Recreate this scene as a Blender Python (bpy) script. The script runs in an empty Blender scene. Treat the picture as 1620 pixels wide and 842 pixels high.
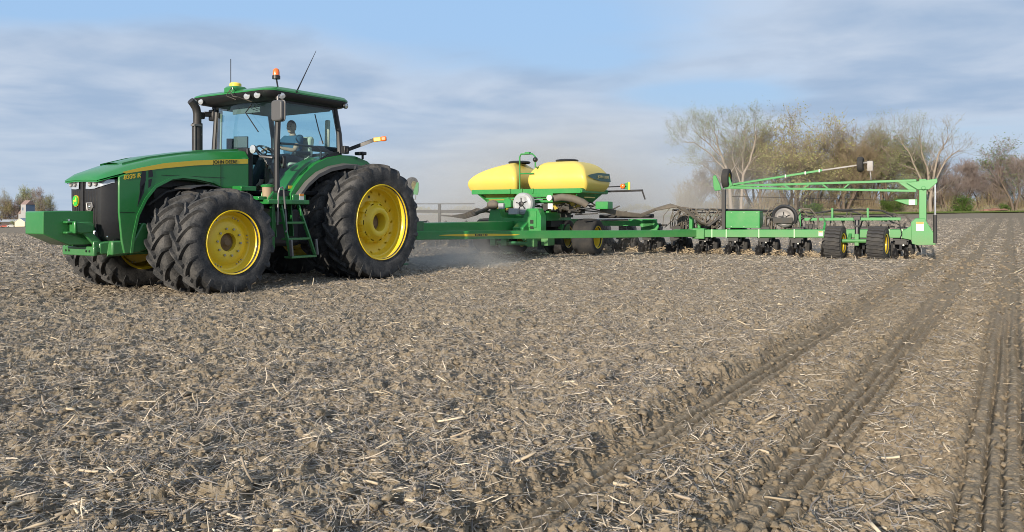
import bpy, bmesh, math, random
import numpy as np
from mathutils import Vector, Matrix

random.seed(7)
RNG = np.random.default_rng(11)
C = bpy.context.scene.collection
sc = bpy.context.scene
R = math.radians

# ------------------------------------------------------------------ camera
CAM_H = 1.2
cam_d = bpy.data.cameras.new('camera')
cam = bpy.data.objects.new('camera', cam_d)
C.objects.link(cam)
cam.location = (0, 0, CAM_H)
cam.rotation_euler = (R(90), 0, 0)
cam_d.sensor_width = 36
cam_d.lens = 27.78
cam_d.shift_y = -0.0525
cam_d.clip_start = 0.05
cam_d.clip_end = 9000
sc.camera = cam

# ------------------------------------------------------------------ world and sun
SUN_EL, SUN_AZ = R(15), R(27.5)           # azimuth of the shadows, from +Y towards +X
to_sun = Vector((-math.sin(SUN_AZ) * math.cos(SUN_EL), -math.cos(SUN_AZ) * math.cos(SUN_EL), math.sin(SUN_EL)))
sun_d = bpy.data.lights.new('sun', 'SUN')
sun_d.energy = 5.0
sun_d.angle = R(0.6)
sun_d.color = (1.0, 0.88, 0.72)
sun = bpy.data.objects.new('sun', sun_d)
C.objects.link(sun)
sun.rotation_euler = to_sun.to_track_quat('Z', 'Y').to_euler()

vs = sc.view_settings
sc.display_settings.display_device = 'sRGB'
vs.view_transform = 'Standard'
vs.look = 'None'
vs.gamma = 1
vs.use_curve_mapping = False
vs.exposure = 0.30

sc.cycles.use_denoising = True
sc.cycles.denoiser = 'OPENIMAGEDENOISE'
sc.cycles.denoising_input_passes = 'RGB_ALBEDO_NORMAL'
sc.cycles.denoising_prefilter = 'ACCURATE'
sc.cycles.pixel_filter_type = 'BLACKMAN_HARRIS'
sc.cycles.filter_width = 0.95
sc.cycles.max_bounces = 8
sc.cycles.transparent_max_bounces = 24
sc.cycles.volume_bounces = 0
sc.cycles.volume_step_rate = 2.0
sc.cycles.volume_max_steps = 96
sc.cycles.sample_clamp_indirect = 8


class NT:
    """small helper for building node trees"""
    def __init__(s, tree):
        s.t = tree
        s.n = tree.nodes
        s.l = tree.links
    def node(s, kind, **kw):
        n = s.n.new(kind)
        for k, v in kw.items():
            setattr(n, k, v)
        return n
    def put(s, sock, v):
        if isinstance(v, bpy.types.NodeSocket):
            s.l.new(v, sock)
        elif v is not None:
            if isinstance(v, (tuple, list)) and len(v) == 3 and len(getattr(sock, 'default_value', [0, 0, 0])) == 4:
                v = (*v, 1)
            sock.default_value = v
    def math(s, op, a, b=None, c=None, clamp=False):
        n = s.node('ShaderNodeMath', operation=op, use_clamp=clamp)
        s.put(n.inputs[0], a)
        if b is not None: s.put(n.inputs[1], b)
        if c is not None: s.put(n.inputs[2], c)
        return n.outputs[0]
    def mix(s, f, a, b, blend='MIX'):
        n = s.node('ShaderNodeMix', data_type='RGBA', blend_type=blend)
        s.put(n.inputs[0], f); s.put(n.inputs[6], a); s.put(n.inputs[7], b)
        return n.outputs[2]
    def noise(s, vec, scale, detail=4, rough=0.55, dist=0.0):
        n = s.node('ShaderNodeTexNoise')
        s.put(n.inputs['Vector'], vec)
        n.inputs['Scale'].default_value = scale
        n.inputs['Detail'].default_value = detail
        n.inputs['Roughness'].default_value = rough
        n.inputs['Distortion'].default_value = dist
        return n.outputs['Fac']
    def ramp(s, v, stops, interp='LINEAR'):
        n = s.node('ShaderNodeValToRGB')
        n.color_ramp.interpolation = interp
        e = n.color_ramp.elements
        while len(e) < len(stops): e.new(0.5)
        for k, (p, c) in enumerate(stops):
            e[k].position = p
            e[k].color = (*c, 1) if isinstance(c, tuple) else (c, c, c, 1)
        s.put(n.inputs[0], v)
        return n.outputs[0]
    def smooth(s, v, lo, hi, a=0.0, b=1.0):
        n = s.node('ShaderNodeMapRange', interpolation_type='SMOOTHSTEP')
        s.put(n.inputs[0], v)
        for k, x in ((1, lo), (2, hi), (3, a), (4, b)): n.inputs[k].default_value = x
        return n.outputs[0]


world = bpy.data.worlds.new('World')
sc.world = world
world.use_nodes = True
w = NT(world.node_tree)
w.n.clear()
sky = w.node('ShaderNodeTexSky', sky_type='NISHITA', sun_disc=False)
sky.sun_elevation = SUN_EL
sky.sun_rotation = math.pi + SUN_AZ
sky.air_density = 1.0
sky.dust_density = 1.2
sky.ozone_density = 1.5
tc = w.node('ShaderNodeTexCoord')
sx = w.node('ShaderNodeSeparateXYZ')
w.l.new(tc.outputs['Generated'], sx.inputs[0])
X, Y, Z = sx.outputs
zz = w.math('ADD', w.math('MAXIMUM', Z, 0.0), 0.10)
cu = w.math('DIVIDE', X, zz)
cv = w.math('DIVIDE', Y, zz)
cb = w.node('ShaderNodeCombineXYZ')
w.l.new(cu, cb.inputs[0]); w.l.new(cv, cb.inputs[1])
plane = cb.outputs[0]                                   # the layer of cloud seen from below
yy = w.math('MAXIMUM', w.math('ABSOLUTE', Y), 0.05)
az = w.math('DIVIDE', X, yy)
el = w.math('DIVIDE', w.math('MAXIMUM', Z, 0.0), yy)
wisp = w.noise(plane, 0.80, 7, 0.52, 0.5)
puff = w.noise(plane, 2.2, 5, 0.5, 0.3)
wide = w.noise(plane, 0.33, 3, 0.5, 0.2)
def bump(a0, e0, sa, se):
    a = w.math('POWER', w.math('DIVIDE', w.math('SUBTRACT', az, a0), sa), 2)
    e = w.math('POWER', w.math('DIVIDE', w.math('SUBTRACT', el, e0), se), 2)
    return w.math('EXPONENT', w.math('MULTIPLY', w.math('ADD', a, e), -1))
blue = w.math('ADD', w.math('MULTIPLY', bump(0.0, 0.235, 0.22, 0.055), 0.75), w.math('MULTIPLY', bump(-0.50, 0.29, 0.42, 0.045), 1.35))
blue = w.math('ADD', blue, w.math('MULTIPLY', bump(0.26, 0.148, 0.13, 0.018), 0.9))
blue = w.math('ADD', blue, w.math('MULTIPLY', bump(0.10, 0.19, 0.10, 0.02), 0.5))
cover = w.math('ADD', w.math('MULTIPLY', wisp, 1.0), w.math('MULTIPLY', puff, 0.26))
cover = w.math('ADD', cover, w.math('MULTIPLY', wide, 0.45))
cover = w.math('SUBTRACT', cover, w.math('MULTIPLY', blue, 0.75))
mask = w.smooth(cover, 0.34, 0.84)
shade = w.smooth(w.math('ADD', w.math('MULTIPLY', puff, 0.5), w.math('MULTIPLY', wisp, 0.8)), 0.45, 0.85)
lit = w.mix(shade, (5.9, 6.6, 7.7), (3.4, 4.55, 6.3))
low = w.smooth(el, 0.0, 0.16, 1.0, 0.0)
cloudc = w.mix(w.math('MULTIPLY', low, 0.75), lit, (4.6, 5.6, 6.9))
skyc = w.mix(1.0, sky.outputs[0], (1.0, 1.12, 1.22), 'MULTIPLY')
skyc = w.mix(0.82, skyc, w.mix(w.smooth(el, 0.0, 0.28), (4.3, 5.5, 7.2), (3.8, 5.9, 8.9)))
col = w.mix(w.math('MULTIPLY', mask, 0.92), skyc, cloudc)
bg = w.node('ShaderNodeBackground')
w.l.new(col, bg.inputs[0])
bg.inputs[1].default_value = 0.085
wo = w.node('ShaderNodeOutputWorld')
w.l.new(bg.outputs[0], wo.inputs[0])

# ------------------------------------------------------------------ frames of reference
D1 = Vector((790, 1250, 0)).normalized()               # direction the tractor has come from
LAT = Vector((D1.y, -D1.x, 0))                          # towards its near (left) side
O_T = Vector((-5.35, 12.25, 0))                         # ground below the middle of the front axle
A_P = R(29.6)
B_P = Vector((math.sin(A_P), math.cos(A_P), 0))
N_P = Vector((B_P.y, -B_P.x, 0))
O_P = O_T + 4.7 * D1                                    # hitch pin
FPX = 1250.0

def ramp01(v, a, b):
    t = np.clip((v - a) / (b - a), 0, 1)
    return t * t * (3 - 2 * t)

def terrain(x, y):
    """gentle lie of the land: level round the machines, rising to the right, falling to the left"""
    x = np.asarray(x, float); y = np.asarray(y, float)
    r = np.hypot(x, y)
    az_ = np.clip(x / np.maximum(r, .1), -.75, .75) * (y > 0)
    k = np.where(az_ > 0, 0.0182, 0.0262)
    far = np.where(az_ > 0, np.clip(r, 30, 150), np.clip(r, 30, 4000))
    return (az_ * k - 0.0005) * (far - 30) * ramp01(r, 25, 60)

def tz(x, y): return float(terrain(x, y))

# ------------------------------------------------------------------ materials
MATS = {}
def new_mat(name):
    m = bpy.data.materials.new(name); m.use_nodes = True
    t = NT(m.node_tree); t.n.clear()
    out = t.node('ShaderNodeOutputMaterial')
    MATS[name] = m
    return m, t, out

def surf(name, color, rough=0.5, metal=0.0, dust=0.0, dust_col=(.30, .25, .19), var=0.08, bump=0.0, bscale=60, coat=0.0, spec=0.5, scale=3.0, height_dust=None):
    """painted, rubber or metal surface with procedural wear and field dust"""
    m, t, out = new_mat(name)
    p = t.node('ShaderNodeBsdfPrincipled')
    geo = t.node('ShaderNodeTexCoord').outputs['Object']
    n1 = t.noise(geo, scale, 6, 0.6)
    n2 = t.noise(geo, scale * 9, 5, 0.65)
    c2 = tuple(min(1, c * (1 + var * 2)) for c in color)
    c1 = tuple(c * (1 - var) for c in color)
    col = t.mix(n1, c1, c2)
    if dust > 0:
        f = t.math('MULTIPLY', t.smooth(t.math('ADD', t.math('MULTIPLY', n1, .65), t.math('MULTIPLY', n2, .35)), 0.38, 0.68), dust)
        if height_dust:
            z = t.node('ShaderNodeSeparateXYZ'); t.l.new(t.node('ShaderNodeNewGeometry').outputs['Position'], z.inputs[0])
            g = t.smooth(z.outputs[2], height_dust[0], height_dust[1], height_dust[2], 0.0)
            f = t.math('ADD', f, t.math('MULTIPLY', g, t.math('ADD', n2, 0.35)), clamp=True)
        col = t.mix(f, col, dust_col)
        t.put(p.inputs['Roughness'], t.math('ADD', rough, t.math('MULTIPLY', f, 0.5), clamp=True))
    else:
        t.put(p.inputs['Roughness'], t.math('ADD', rough - 0.04, t.math('MULTIPLY', n2, 0.10)))
    t.put(p.inputs['Base Color'], col)
    p.inputs['Metallic'].default_value = metal
    p.inputs['Specular IOR Level'].default_value = spec
    p.inputs['Coat Weight'].default_value = coat
    p.inputs['Coat Roughness'].default_value = 0.12
    if bump > 0:
        b = t.node('ShaderNodeBump'); b.inputs['Strength'].default_value = bump
        b.inputs['Distance'].default_value = 0.01
        t.l.new(t.noise(geo, bscale, 4, 0.6), b.inputs['Height'])
        t.l.new(b.outputs[0], p.inputs['Normal'])
    t.l.new(p.outputs[0], out.inputs[0])
    return m

DUST = (.27, .22, .165)
GREEN = surf('green_paint', (.014, .180, .036), .30, dust=.08, dust_col=(.16, .19, .13), coat=.35, height_dust=(.35, 1.5, .30))
GREEN_P = surf('green_paint_dusty', (.018, .235, .048), .38, dust=.12, dust_col=DUST, coat=.15, height_dust=(0.2, .9, .35))
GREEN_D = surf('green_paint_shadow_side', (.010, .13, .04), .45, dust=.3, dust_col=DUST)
YELLOW = surf('yellow_paint', (.80, .57, .018), .38, dust=.16, dust_col=DUST, coat=.2)
TANK = surf('yellow_plastic', (.70, .54, .105), .42, dust=.12, dust_col=(.55, .45, .25), var=.03, scale=1.2)
RUBBER = surf('tyre_rubber', (.026, .028, .031), .75, dust=.80, dust_col=(.135, .130, .125), bump=.25, bscale=120, spec=.3, scale=5)
RUBBER_D = surf('dusty_tyre_rubber', (.030, .031, .033), .8, dust=.5, dust_col=(.085, .077, .068), bump=.3, bscale=90, spec=.25, scale=4)
BLACK = surf('black_plastic', (.014, .015, .018), .42, dust=.10, dust_col=(.06, .058, .056))
BLACKM = surf('black_metal', (.018, .018, .020), .5, dust=.3, dust_col=(.085, .075, .065), scale=6)
DARKFRAME = surf('dark_engine_metal', (.028, .030, .030), .6, dust=.5, dust_col=(.12, .10, .08), scale=7)
GREYP = surf('grey_fender_plastic', (.095, .093, .09), .6, dust=.3, dust_col=(.17, .155, .135))
GREYM = surf('galvanised_metal', (.17, .17, .175), .42, metal=.3, dust=.35, dust_col=DUST)
CHROME = surf('chrome_rod', (.75, .76, .78), .18, metal=1.0)
WHITEM = surf('white_painted_metal', (.34, .36, .38), .4, dust=.3, dust_col=DUST)
HOSE = surf('hose_rubber', (.040, .038, .036), .55, dust=.5, dust_col=(.20, .165, .12), scale=9)
HOSE_T = surf('dusty_hose', (.105, .092, .075), .7, dust=.5, dust_col=(.19, .16, .125), scale=9)
STEEL = surf('bolt_steel', (.36, .35, .33), .35, metal=.8)
BROWNH = surf('rusty_hub_metal', (.16, .10, .045), .6, dust=.4, dust_col=DUST)
ORANGE = surf('orange_lens', (.85, .16, .02), .22, coat=.6, var=.02)
AMBER = surf('amber_reflector', (.85, .42, .02), .3, var=.02)
REDP = surf('red_reflector', (.55, .05, .03), .35, var=.02)
LENS = surf('headlamp_lens', (.46, .49, .52), .12, metal=.35, coat=1, var=.12, scale=30)
GREYI = surf('grey_cab_trim', (.16, .16, .145), .7)
BEIGE = surf('beige_seat_cloth', (.56, .52, .40), .85, bump=.2)
SCREEN = surf('dark_screen', (.03, .05, .06), .2, var=.02)
SKIN = surf('skin', (.62, .36, .25), .55, var=.04)
SHIRT = surf('blue_shirt', (.035, .10, .17), .85, bump=.2, bscale=150, var=.05)
TROUSER = surf('dark_trousers', (.03, .035, .05), .9, bump=.2, bscale=150)
HAIR = surf('dark_brown_hair', (.035, .024, .017), .7, bump=.4, bscale=200)
STRIPE = surf('yellow_decal', (.72, .50, .03), .35, var=.02, coat=.3)
DECALG = surf('dark_green_decal', (.010, .07, .045), .4, var=.02)
DECALK = surf('black_decal', (.012, .02, .012), .4, var=.02)
STICKER = surf('white_sticker', (.72, .70, .66), .5, var=.05)
STICKO = surf('orange_sticker', (.75, .28, .05), .5, var=.05)
TANKT = surf('tan_canister', (.34, .25, .16), .6, dust=.3, dust_col=DUST)

def glass_mat(name, tint, refl=1.0):
    m, t, out = new_mat(name)
    tr = t.node('ShaderNodeBsdfTransparent'); tr.inputs[0].default_value = (*tint, 1)
    gl = t.node('ShaderNodeBsdfGlossy'); gl.inputs['Roughness'].default_value = 0.02
    gl.inputs[0].default_value = (1, 1, 1, 1)
    lw = t.node('ShaderNodeLayerWeight'); lw.inputs[0].default_value = .5
    fr = t.math('ADD', t.math('MULTIPLY', t.math('POWER', lw.outputs['Facing'], 4.0), .9), .05)
    mx = t.node('ShaderNodeMixShader')
    t.l.new(t.math('MULTIPLY', fr, refl, clamp=True), mx.inputs[0])
    t.l.new(tr.outputs[0], mx.inputs[1]); t.l.new(gl.outputs[0], mx.inputs[2])
    t.l.new(mx.outputs[0], out.inputs[0])
    return m
GLASS = glass_mat('tinted_cab_glass', (.66, .87, .92))

# ------------------------------------------------------------------ mesh building
class MB:
    """collects shapes that become ONE mesh object"""
    def __init__(s):
        s.v = []; s.f = []; s.m = []; s.mi = 0
    def add(s, verts, faces):
        o = len(s.v)
        s.v += [tuple(p) for p in verts]
        s.f += [tuple(i + o for i in f) for f in faces]
        s.m += [s.mi] * len(faces)
        return s
    def box(s, c, d, rot=None):
        c = Vector(c); vs_ = []
        for sx_ in (-.5, .5):
            for sy_ in (-.5, .5):
                for sz_ in (-.5, .5):
                    p = Vector((sx_ * d[0], sy_ * d[1], sz_ * d[2]))
                    if rot is not None: p = rot @ p
                    vs_.append(c + p)
        return s.add(vs_, [(0, 1, 3, 2), (4, 6, 7, 5), (0, 4, 5, 1), (2, 3, 7, 6), (0, 2, 6, 4), (1, 5, 7, 3)])
    def beam(s, p, q, wd, ht, up=(0, 0, 1), taper=1.0):
        p = Vector(p); q = Vector(q); d = (q - p).normalized(); up = Vector(up)
        if abs(d.dot(up)) > .99: up = Vector((1, 0, 0))
        a = d.cross(up).normalized(); b = a.cross(d).normalized()
        vs_ = []
        for P, k in ((p, 1), (q, taper)):
            for i, j in ((-1, -1), (1, -1), (1, 1), (-1, 1)):
                vs_.append(P + a * (i * wd * k / 2) + b * (j * ht * k / 2))
        return s.add(vs_, [(3, 2, 1, 0), (4, 5, 6, 7), (0, 1, 5, 4), (1, 2, 6, 5), (2, 3, 7, 6), (3, 0, 4, 7)])
    def tube(s, pts, r, n=8, closed=False):
        pts = [Vector(p) for p in pts]; N = len(pts)
        rr = [r] * N if isinstance(r, (int, float)) else list(r)
        vs_ = []; prev = None
        for i, p in enumerate(pts):
            if closed: d = pts[(i + 1) % N] - pts[i - 1]
            else: d = pts[min(i + 1, N - 1)] - pts[max(i - 1, 0)]
            if d.length < 1e-9: d = Vector((0, 0, 1))
            d.normalize()
            if prev is None:
                a = d.cross(Vector((0, 0, 1)) if abs(d.z) < .9 else Vector((1, 0, 0))).normalized()
            else:
                a = (prev - d * prev.dot(d))
                a = a.normalized() if a.length > 1e-6 else d.orthogonal().normalized()
            prev = a; b = d.cross(a)
            for k in range(n):
                t = 2 * math.pi * k / n
                vs_.append(p + (a * math.cos(t) + b * math.sin(t)) * rr[i])
        fs = []
        for i in range(N if closed else N - 1):
            j = (i + 1) % N
            for k in range(n):
                k2 = (k + 1) % n
                fs.append((i * n + k, i * n + k2, j * n + k2, j * n + k))
        if not closed:
            fs.append(tuple(range(n - 1, -1, -1))); fs.append(tuple((N - 1) * n + k for k in range(n)))
        return s.add(vs_, fs)
    def lathe(s, prof, n=32, axis='y', c=(0, 0, 0), close=False, phase=0.0, radial=None):
        """prof: (along axis, radius)"""
        c = Vector(c); vs_ = []; N = len(prof)
        for k in range(n):
            t = 2 * math.pi * k / n + phase
            for (a, r) in prof:
                if radial: r = r * radial(t, r)
                u, v_ = r * math.cos(t), r * math.sin(t)
                vs_.append(c + (Vector((u, a, v_)) if axis == 'y' else Vector((u, v_, a)) if axis == 'z' else Vector((a, u, v_))))
        fs = []
        for k in range(n):
            k2 = (k + 1) % n
            for i in range(N - 1 + (1 if close else 0)):
                j = (i + 1) % N
                fs.append((k * N + i, k2 * N + i, k2 * N + j, k * N + j))
        return s.add(vs_, fs)
    def disc(s, c, r, thick, axis='y', n=24):
        return s.lathe([(-thick / 2, .0001), (-thick / 2, r), (thick / 2, r), (thick / 2, .0001)], n, axis, c)
    def prism(s, poly, a0, a1, plane='xz'):
        """extrude a polygon of plane xz along y, xy along z, yz along x"""
        def P(u, v_, a):
            return (u, a, v_) if plane == 'xz' else (u, v_, a) if plane == 'xy' else (a, u, v_)
        n = len(poly)
        vs_ = [P(u, v_, a0) for u, v_ in poly] + [P(u, v_, a1) for u, v_ in poly]
        fs = [tuple(range(n - 1, -1, -1)), tuple(range(n, 2 * n))]
        fs += [(k, (k + 1) % n, n + (k + 1) % n, n + k) for k in range(n)]
        return s.add(vs_, fs)
    def loft(s, rings, cap=True, closed=True):
        n = len(rings[0]); vs_ = [p for r_ in rings for p in r_]; fs = []
        for i in range(len(rings) - 1):
            for k in range(n if closed else n - 1):
                k2 = (k + 1) % n
                fs.append((i * n + k, i * n + k2, (i + 1) * n + k2, (i + 1) * n + k))
        if cap:
            fs.append(tuple(range(n - 1, -1, -1))); fs.append(tuple((len(rings) - 1) * n + k for k in range(n)))
        return s.add(vs_, fs)
    def ball(s, c, r, n=12, squash=(1, 1, 1)):
        c = Vector(c); vs_ = []; fs = []
        m = max(4, n // 2)
        for i in range(m + 1):
            a = math.pi * i / m
            for k in range(n):
                t = 2 * math.pi * k / n
                q = Vector((math.sin(a) * math.cos(t) * squash[0], math.sin(a) * math.sin(t) * squash[1], math.cos(a) * squash[2]))
                vs_.append(c + q * r)
        for i in range(m):
            for k in range(n):
                k2 = (k + 1) % n
                fs.append((i * n + k, (i + 1) * n + k, (i + 1) * n + k2, i * n + k2))
        return s.add(vs_, fs)
    def build(s, name, mats, parent=None, smooth=True, angle=35, bev=0.0, seg=2, loc=None, merge=True):
        me = bpy.data.meshes.new(name)
        me.from_pydata(s.v, [], s.f)
        if not isinstance(mats, (list, tuple)): mats = [mats]
        for m in mats: me.materials.append(m)
        me.polygons.foreach_set('material_index', s.m)
        bm = bmesh.new(); bm.from_mesh(me)
        if merge: bmesh.ops.remove_doubles(bm, verts=bm.verts, dist=2e-4)
        bmesh.ops.recalc_face_normals(bm, faces=bm.faces)
        bm.to_mesh(me); bm.free()
        if smooth:
            me.shade_smooth(); me.set_sharp_from_angle(angle=R(angle))
        o = bpy.data.objects.new(name, me); C.objects.link(o)
        if loc is not None: o.location = loc
        if parent: o.parent = parent
        if bev > 0:
            b = o.modifiers.new('bevel', 'BEVEL'); b.width = bev; b.segments = seg
            b.limit_method = 'ANGLE'; b.angle_limit = R(40); b.harden_normals = False
        return o

def tag(o, label=None, cat=None, group=None, kind=None):
    if label: o['label'] = label
    if cat: o['category'] = cat
    if group: o['group'] = group
    if kind: o['kind'] = kind
    return o

def empty(name, loc, rz=0.0):
    o = bpy.data.objects.new(name, None); C.objects.link(o)
    o.empty_display_size = 0.3
    o.location = loc; o.rotation_euler = (0, 0, rz)
    return o

KIDS = {}
def children(o): return [c for c in bpy.data.objects if c.parent == o]
def copy_tree(o, parent=None):
    c = o.copy(); C.objects.link(c)
    if parent is not None: c.parent = parent
    for ch in children(o): copy_tree(ch, c)
    return c

def text_on(body, size, loc, face, mat, parent, name='lettering', ext=.002, shear=0.0, width=None, thick=0.0, tilt=0.0):
    cu_ = bpy.data.curves.new(name, 'FONT'); cu_.body = body; cu_.size = size
    cu_.align_x = 'CENTER'; cu_.align_y = 'CENTER'; cu_.extrude = ext; cu_.shear = shear; cu_.offset = thick
    tmp = bpy.data.objects.new('tmp', cu_); C.objects.link(tmp)
    bpy.context.view_layer.update()
    me = bpy.data.meshes.new_from_object(tmp.evaluated_get(bpy.context.evaluated_depsgraph_get()))
    bpy.data.objects.remove(tmp); bpy.data.curves.remove(cu_)
    if width:
        xs = [v.co.x for v in me.vertices]; k = width / (max(xs) - min(xs))
        for v in me.vertices: v.co.x *= k
    for v in me.vertices:
        if tilt: v.co = Matrix.Rotation(tilt, 3, 'Z') @ v.co
    M = {'side': Matrix(((-1, 0, 0), (0, 0, 1), (0, 1, 0))), 'front': Matrix(((0, 0, 1), (1, 0, 0), (0, 1, 0)))}[face] if isinstance(face, str) else face
    me.transform(M.to_4x4())
    me.materials.clear(); me.materials.append(mat)
    o = bpy.data.objects.new(name, me); C.objects.link(o); o.location = loc; o.parent = parent
    return o

# ------------------------------------------------------------------ the field
def hash2(ix, iy, seed):
    h = (ix.astype(np.int64) * 374761393 + iy.astype(np.int64) * 668265263 + seed * 974711) & 0xffffffff
    h = ((h ^ (h >> 13)) * 1274126177) & 0xffffffff
    return ((h ^ (h >> 16)) & 0xffffff) / float(0xffffff)

def vnoise(x, y, seed=0):
    ix = np.floor(x); iy = np.floor(y); fx = x - ix; fy = y - iy
    fx = fx * fx * (3 - 2 * fx); fy = fy * fy * (3 - 2 * fy)
    a = hash2(ix, iy, seed); b = hash2(ix + 1, iy, seed); c = hash2(ix, iy + 1, seed); d = hash2(ix + 1, iy + 1, seed)
    return a + (b - a) * fx + (c - a) * fy + (a - b - c + d) * fx * fy

def rotn(x, y, s, a, seed):
    ca, sa = math.cos(a), math.sin(a)
    return vnoise((x * ca + y * sa) / s, (-x * sa + y * ca) / s, seed)

C_ROW0 = -1.58          # first planted row of the finished pass, measured across the rows
ROW = 0.76
def field_height(x, y):
    x = np.asarray(x, float); y = np.asarray(y, float)
    r = np.hypot(x, y)
    c = x * LAT.x + y * LAT.y + .03 * (vnoise(x / 2.5, y / 2.5, 5) - .5)
    planted = ramp01(c, C_ROW0 - .42, C_ROW0 - .22)
    k = np.round((c - C_ROW0) / ROW); k = np.maximum(k, 0)
    d = c - (C_ROW0 + k * ROW)
    ad = np.abs(d)
    lod = np.clip(1 - r / 260, .12, 1)
    def bil(s, a, seed): return 1 - np.abs(2 * rotn(x, y, s, a, seed) - 1)
    f1 = np.clip(1 - r / 30, 0, 1); f2 = np.clip(1 - r / 18, 0, 1)
    n = .050 * (rotn(x, y, .75, .3, 1) - .5) + .032 * (bil(.26, 1.1, 2) - .5)
    lump = np.clip(rotn(x, y, .135, .7, 3) - .56, 0, 1)
    lump2 = np.clip(rotn(x, y, .07, 1.7, 23) - .55, 0, 1)
    n += .060 * lump + .082 * lump2 * (.4 + .6 * f1) + .032 * (bil(.085, 2.0, 4) - .5) * (.3 + .7 * f1)
    n += (.044 * (bil(.036, .5, 6) - .5) + .030 * (rotn(x, y, .016, 1.3, 8) - .5)) * f2
    hole = np.clip(rotn(x, y, .30, 2.2, 9) - .70, 0, 1)
    n -= .12 * hole
    band = planted * (1 - ramp01(ad, .11, .20))
    n = n * (1 - .12 * planted) * (1 - .72 * band)
    wv = np.maximum(.011, .0026 * r)
    g = np.zeros_like(x)
    for off, dep, kk in ((-.125, .030, 1), (-.035, .055, 1), (.035, .050, 1), (.115, .034, 1)):
        g -= dep * np.exp(-((d - off) / wv) ** 2) * (.15 + .75 * vnoise(x * 1.3 + off * 90, y * 1.3, 12) + .8 * vnoise(x * 17 + off * 50, y * 17, 19)) * np.minimum(1, .013 / wv * 1.8)
    ridge = .018 * np.exp(-((ad - .21) / .06) ** 2) * (rotn(x, y, .12, .2, 14) + .1)
    n += planted * (g * .95 + ridge - .022 * (1 - ramp01(ad, .10, .19)))
    # chewed edge of the finished pass
    e = c - (C_ROW0 - .30)
    n += .040 * np.exp(-(e / .07) ** 2) * rotn(x, y, .16, .9, 17) - .06 * np.exp(-((e - .13) / .05) ** 2) * (.4 + rotn(x, y, .3, .9, 18))
    return n * lod + terrain(x, y)

def make_field():
    rs = [0.35]
    while rs[-1] < 1.3: rs.append(rs[-1] * 1.05)
    while rs[-1] < 75: rs.append(rs[-1] * 1.0025)
    while rs[-1] < 4500: rs.append(rs[-1] * 1.05)
    rs = np.array(rs)
    th = np.concatenate([np.linspace(R(-44), R(44), 1180), np.linspace(R(44), R(316), 42)[1:-1]])
    rr, tt = np.meshgrid(rs, th, indexing='ij')
    x = rr * np.sin(tt); y = rr * np.cos(tt)
    z = field_height(x, y)
    nr, nt = rr.shape
    co = np.stack([x, y, z], -1).reshape(-1, 3)
    co = np.vstack([co, [[0, 0, 0]]])
    i = np.arange(nr - 1)[:, None] * nt; j = np.arange(nt)[None, :]; j2 = (j + 1) % nt
    quads = np.stack([i + j, i + nt + j, i + nt + j2, i + j2], -1).reshape(-1, 4)
    tris = np.stack([np.full(nt, nr * nt), np.arange(nt), (np.arange(nt) + 1) % nt], -1)
    me = bpy.data.meshes.new('field_soil')
    me.vertices.add(len(co)); me.vertices.foreach_set('co', co.astype(np.float32).ravel())
    loops = np.concatenate([quads.ravel(), tris.ravel()]).astype(np.int32)
    me.loops.add(len(loops)); me.loops.foreach_set('vertex_index', loops)
    nq, nt3 = len(quads), len(tris)
    me.polygons.add(nq + nt3)
    st = np.concatenate([np.arange(nq) * 4, nq * 4 + np.arange(nt3) * 3]).astype(np.int32)
    me.polygons.foreach_set('loop_start', st)
    me.update(calc_edges=True); me.validate()
    me.shade_flat()
    return me

def soil_material():
    m, t, out = new_mat('field_soil')
    p = t.node('ShaderNodeBsdfPrincipled')
    pos = t.node('ShaderNodeNewGeometry').outputs['Position']
    sep = t.node('ShaderNodeSeparateXYZ'); t.l.new(pos, sep.inputs[0])
    c = t.math('ADD', t.math('MULTIPLY', sep.outputs[0], LAT.x), t.math('MULTIPLY', sep.outputs[1], LAT.y))
    planted = t.smooth(c, C_ROW0 - .55, C_ROW0 - .15)
    n0 = t.noise(pos, .25, 4, .6); n1 = t.noise(pos, 3.2, 6, .65); n2 = t.noise(pos, 26, 6, .7); n3 = t.noise(pos, 120, 3, .6)
    soil = t.mix(t.smooth(n1, .3, .7), (.150, .120, .080), (.245, .198, .135))
    dk = t.math('MULTIPLY', t.math('MULTIPLY', planted, t.smooth(n1, .42, .62)), .45)       # moister turned-up soil
    soil = t.mix(dk, soil, (.135, .100, .066))
    soil = t.mix(t.smooth(n2, .35, .75), soil, (.31, .255, .18))
    res = t.mix(t.smooth(n3, .35, .65), (.15, .138, .126), (.37, .33, .275))          # fine chaff
    f = t.math('MULTIPLY', t.smooth(n2, .42, .60), .55)
    f = t.math('MULTIPLY', f, t.math('SUBTRACT', 1.0, t.math('MULTIPLY', planted, .75)))
    col = t.mix(f, soil, res)
    col = t.mix(t.math('MULTIPLY', t.smooth(n0, .35, .7), .25), col, (.26, .21, .155))
    t.put(p.inputs['Base Color'], col)
    p.inputs['Roughness'].default_value = .95
    p.inputs['Specular IOR Level'].default_value = .15
    b = t.node('ShaderNodeBump'); b.inputs['Strength'].default_value = .7; b.inputs['Distance'].default_value = .02
    t.l.new(t.math('ADD', t.math('MULTIPLY', n2, .8), t.math('MULTIPLY', n3, .35)), b.inputs['Height'])
    t.l.new(b.outputs[0], p.inputs['Normal'])
    t.l.new(p.outputs[0], out.inputs[0])
    return m

me = make_field(); me.materials.append(soil_material())
field = bpy.data.objects.new('field', me); C.objects.link(field); tag(field, kind='structure')

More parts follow.
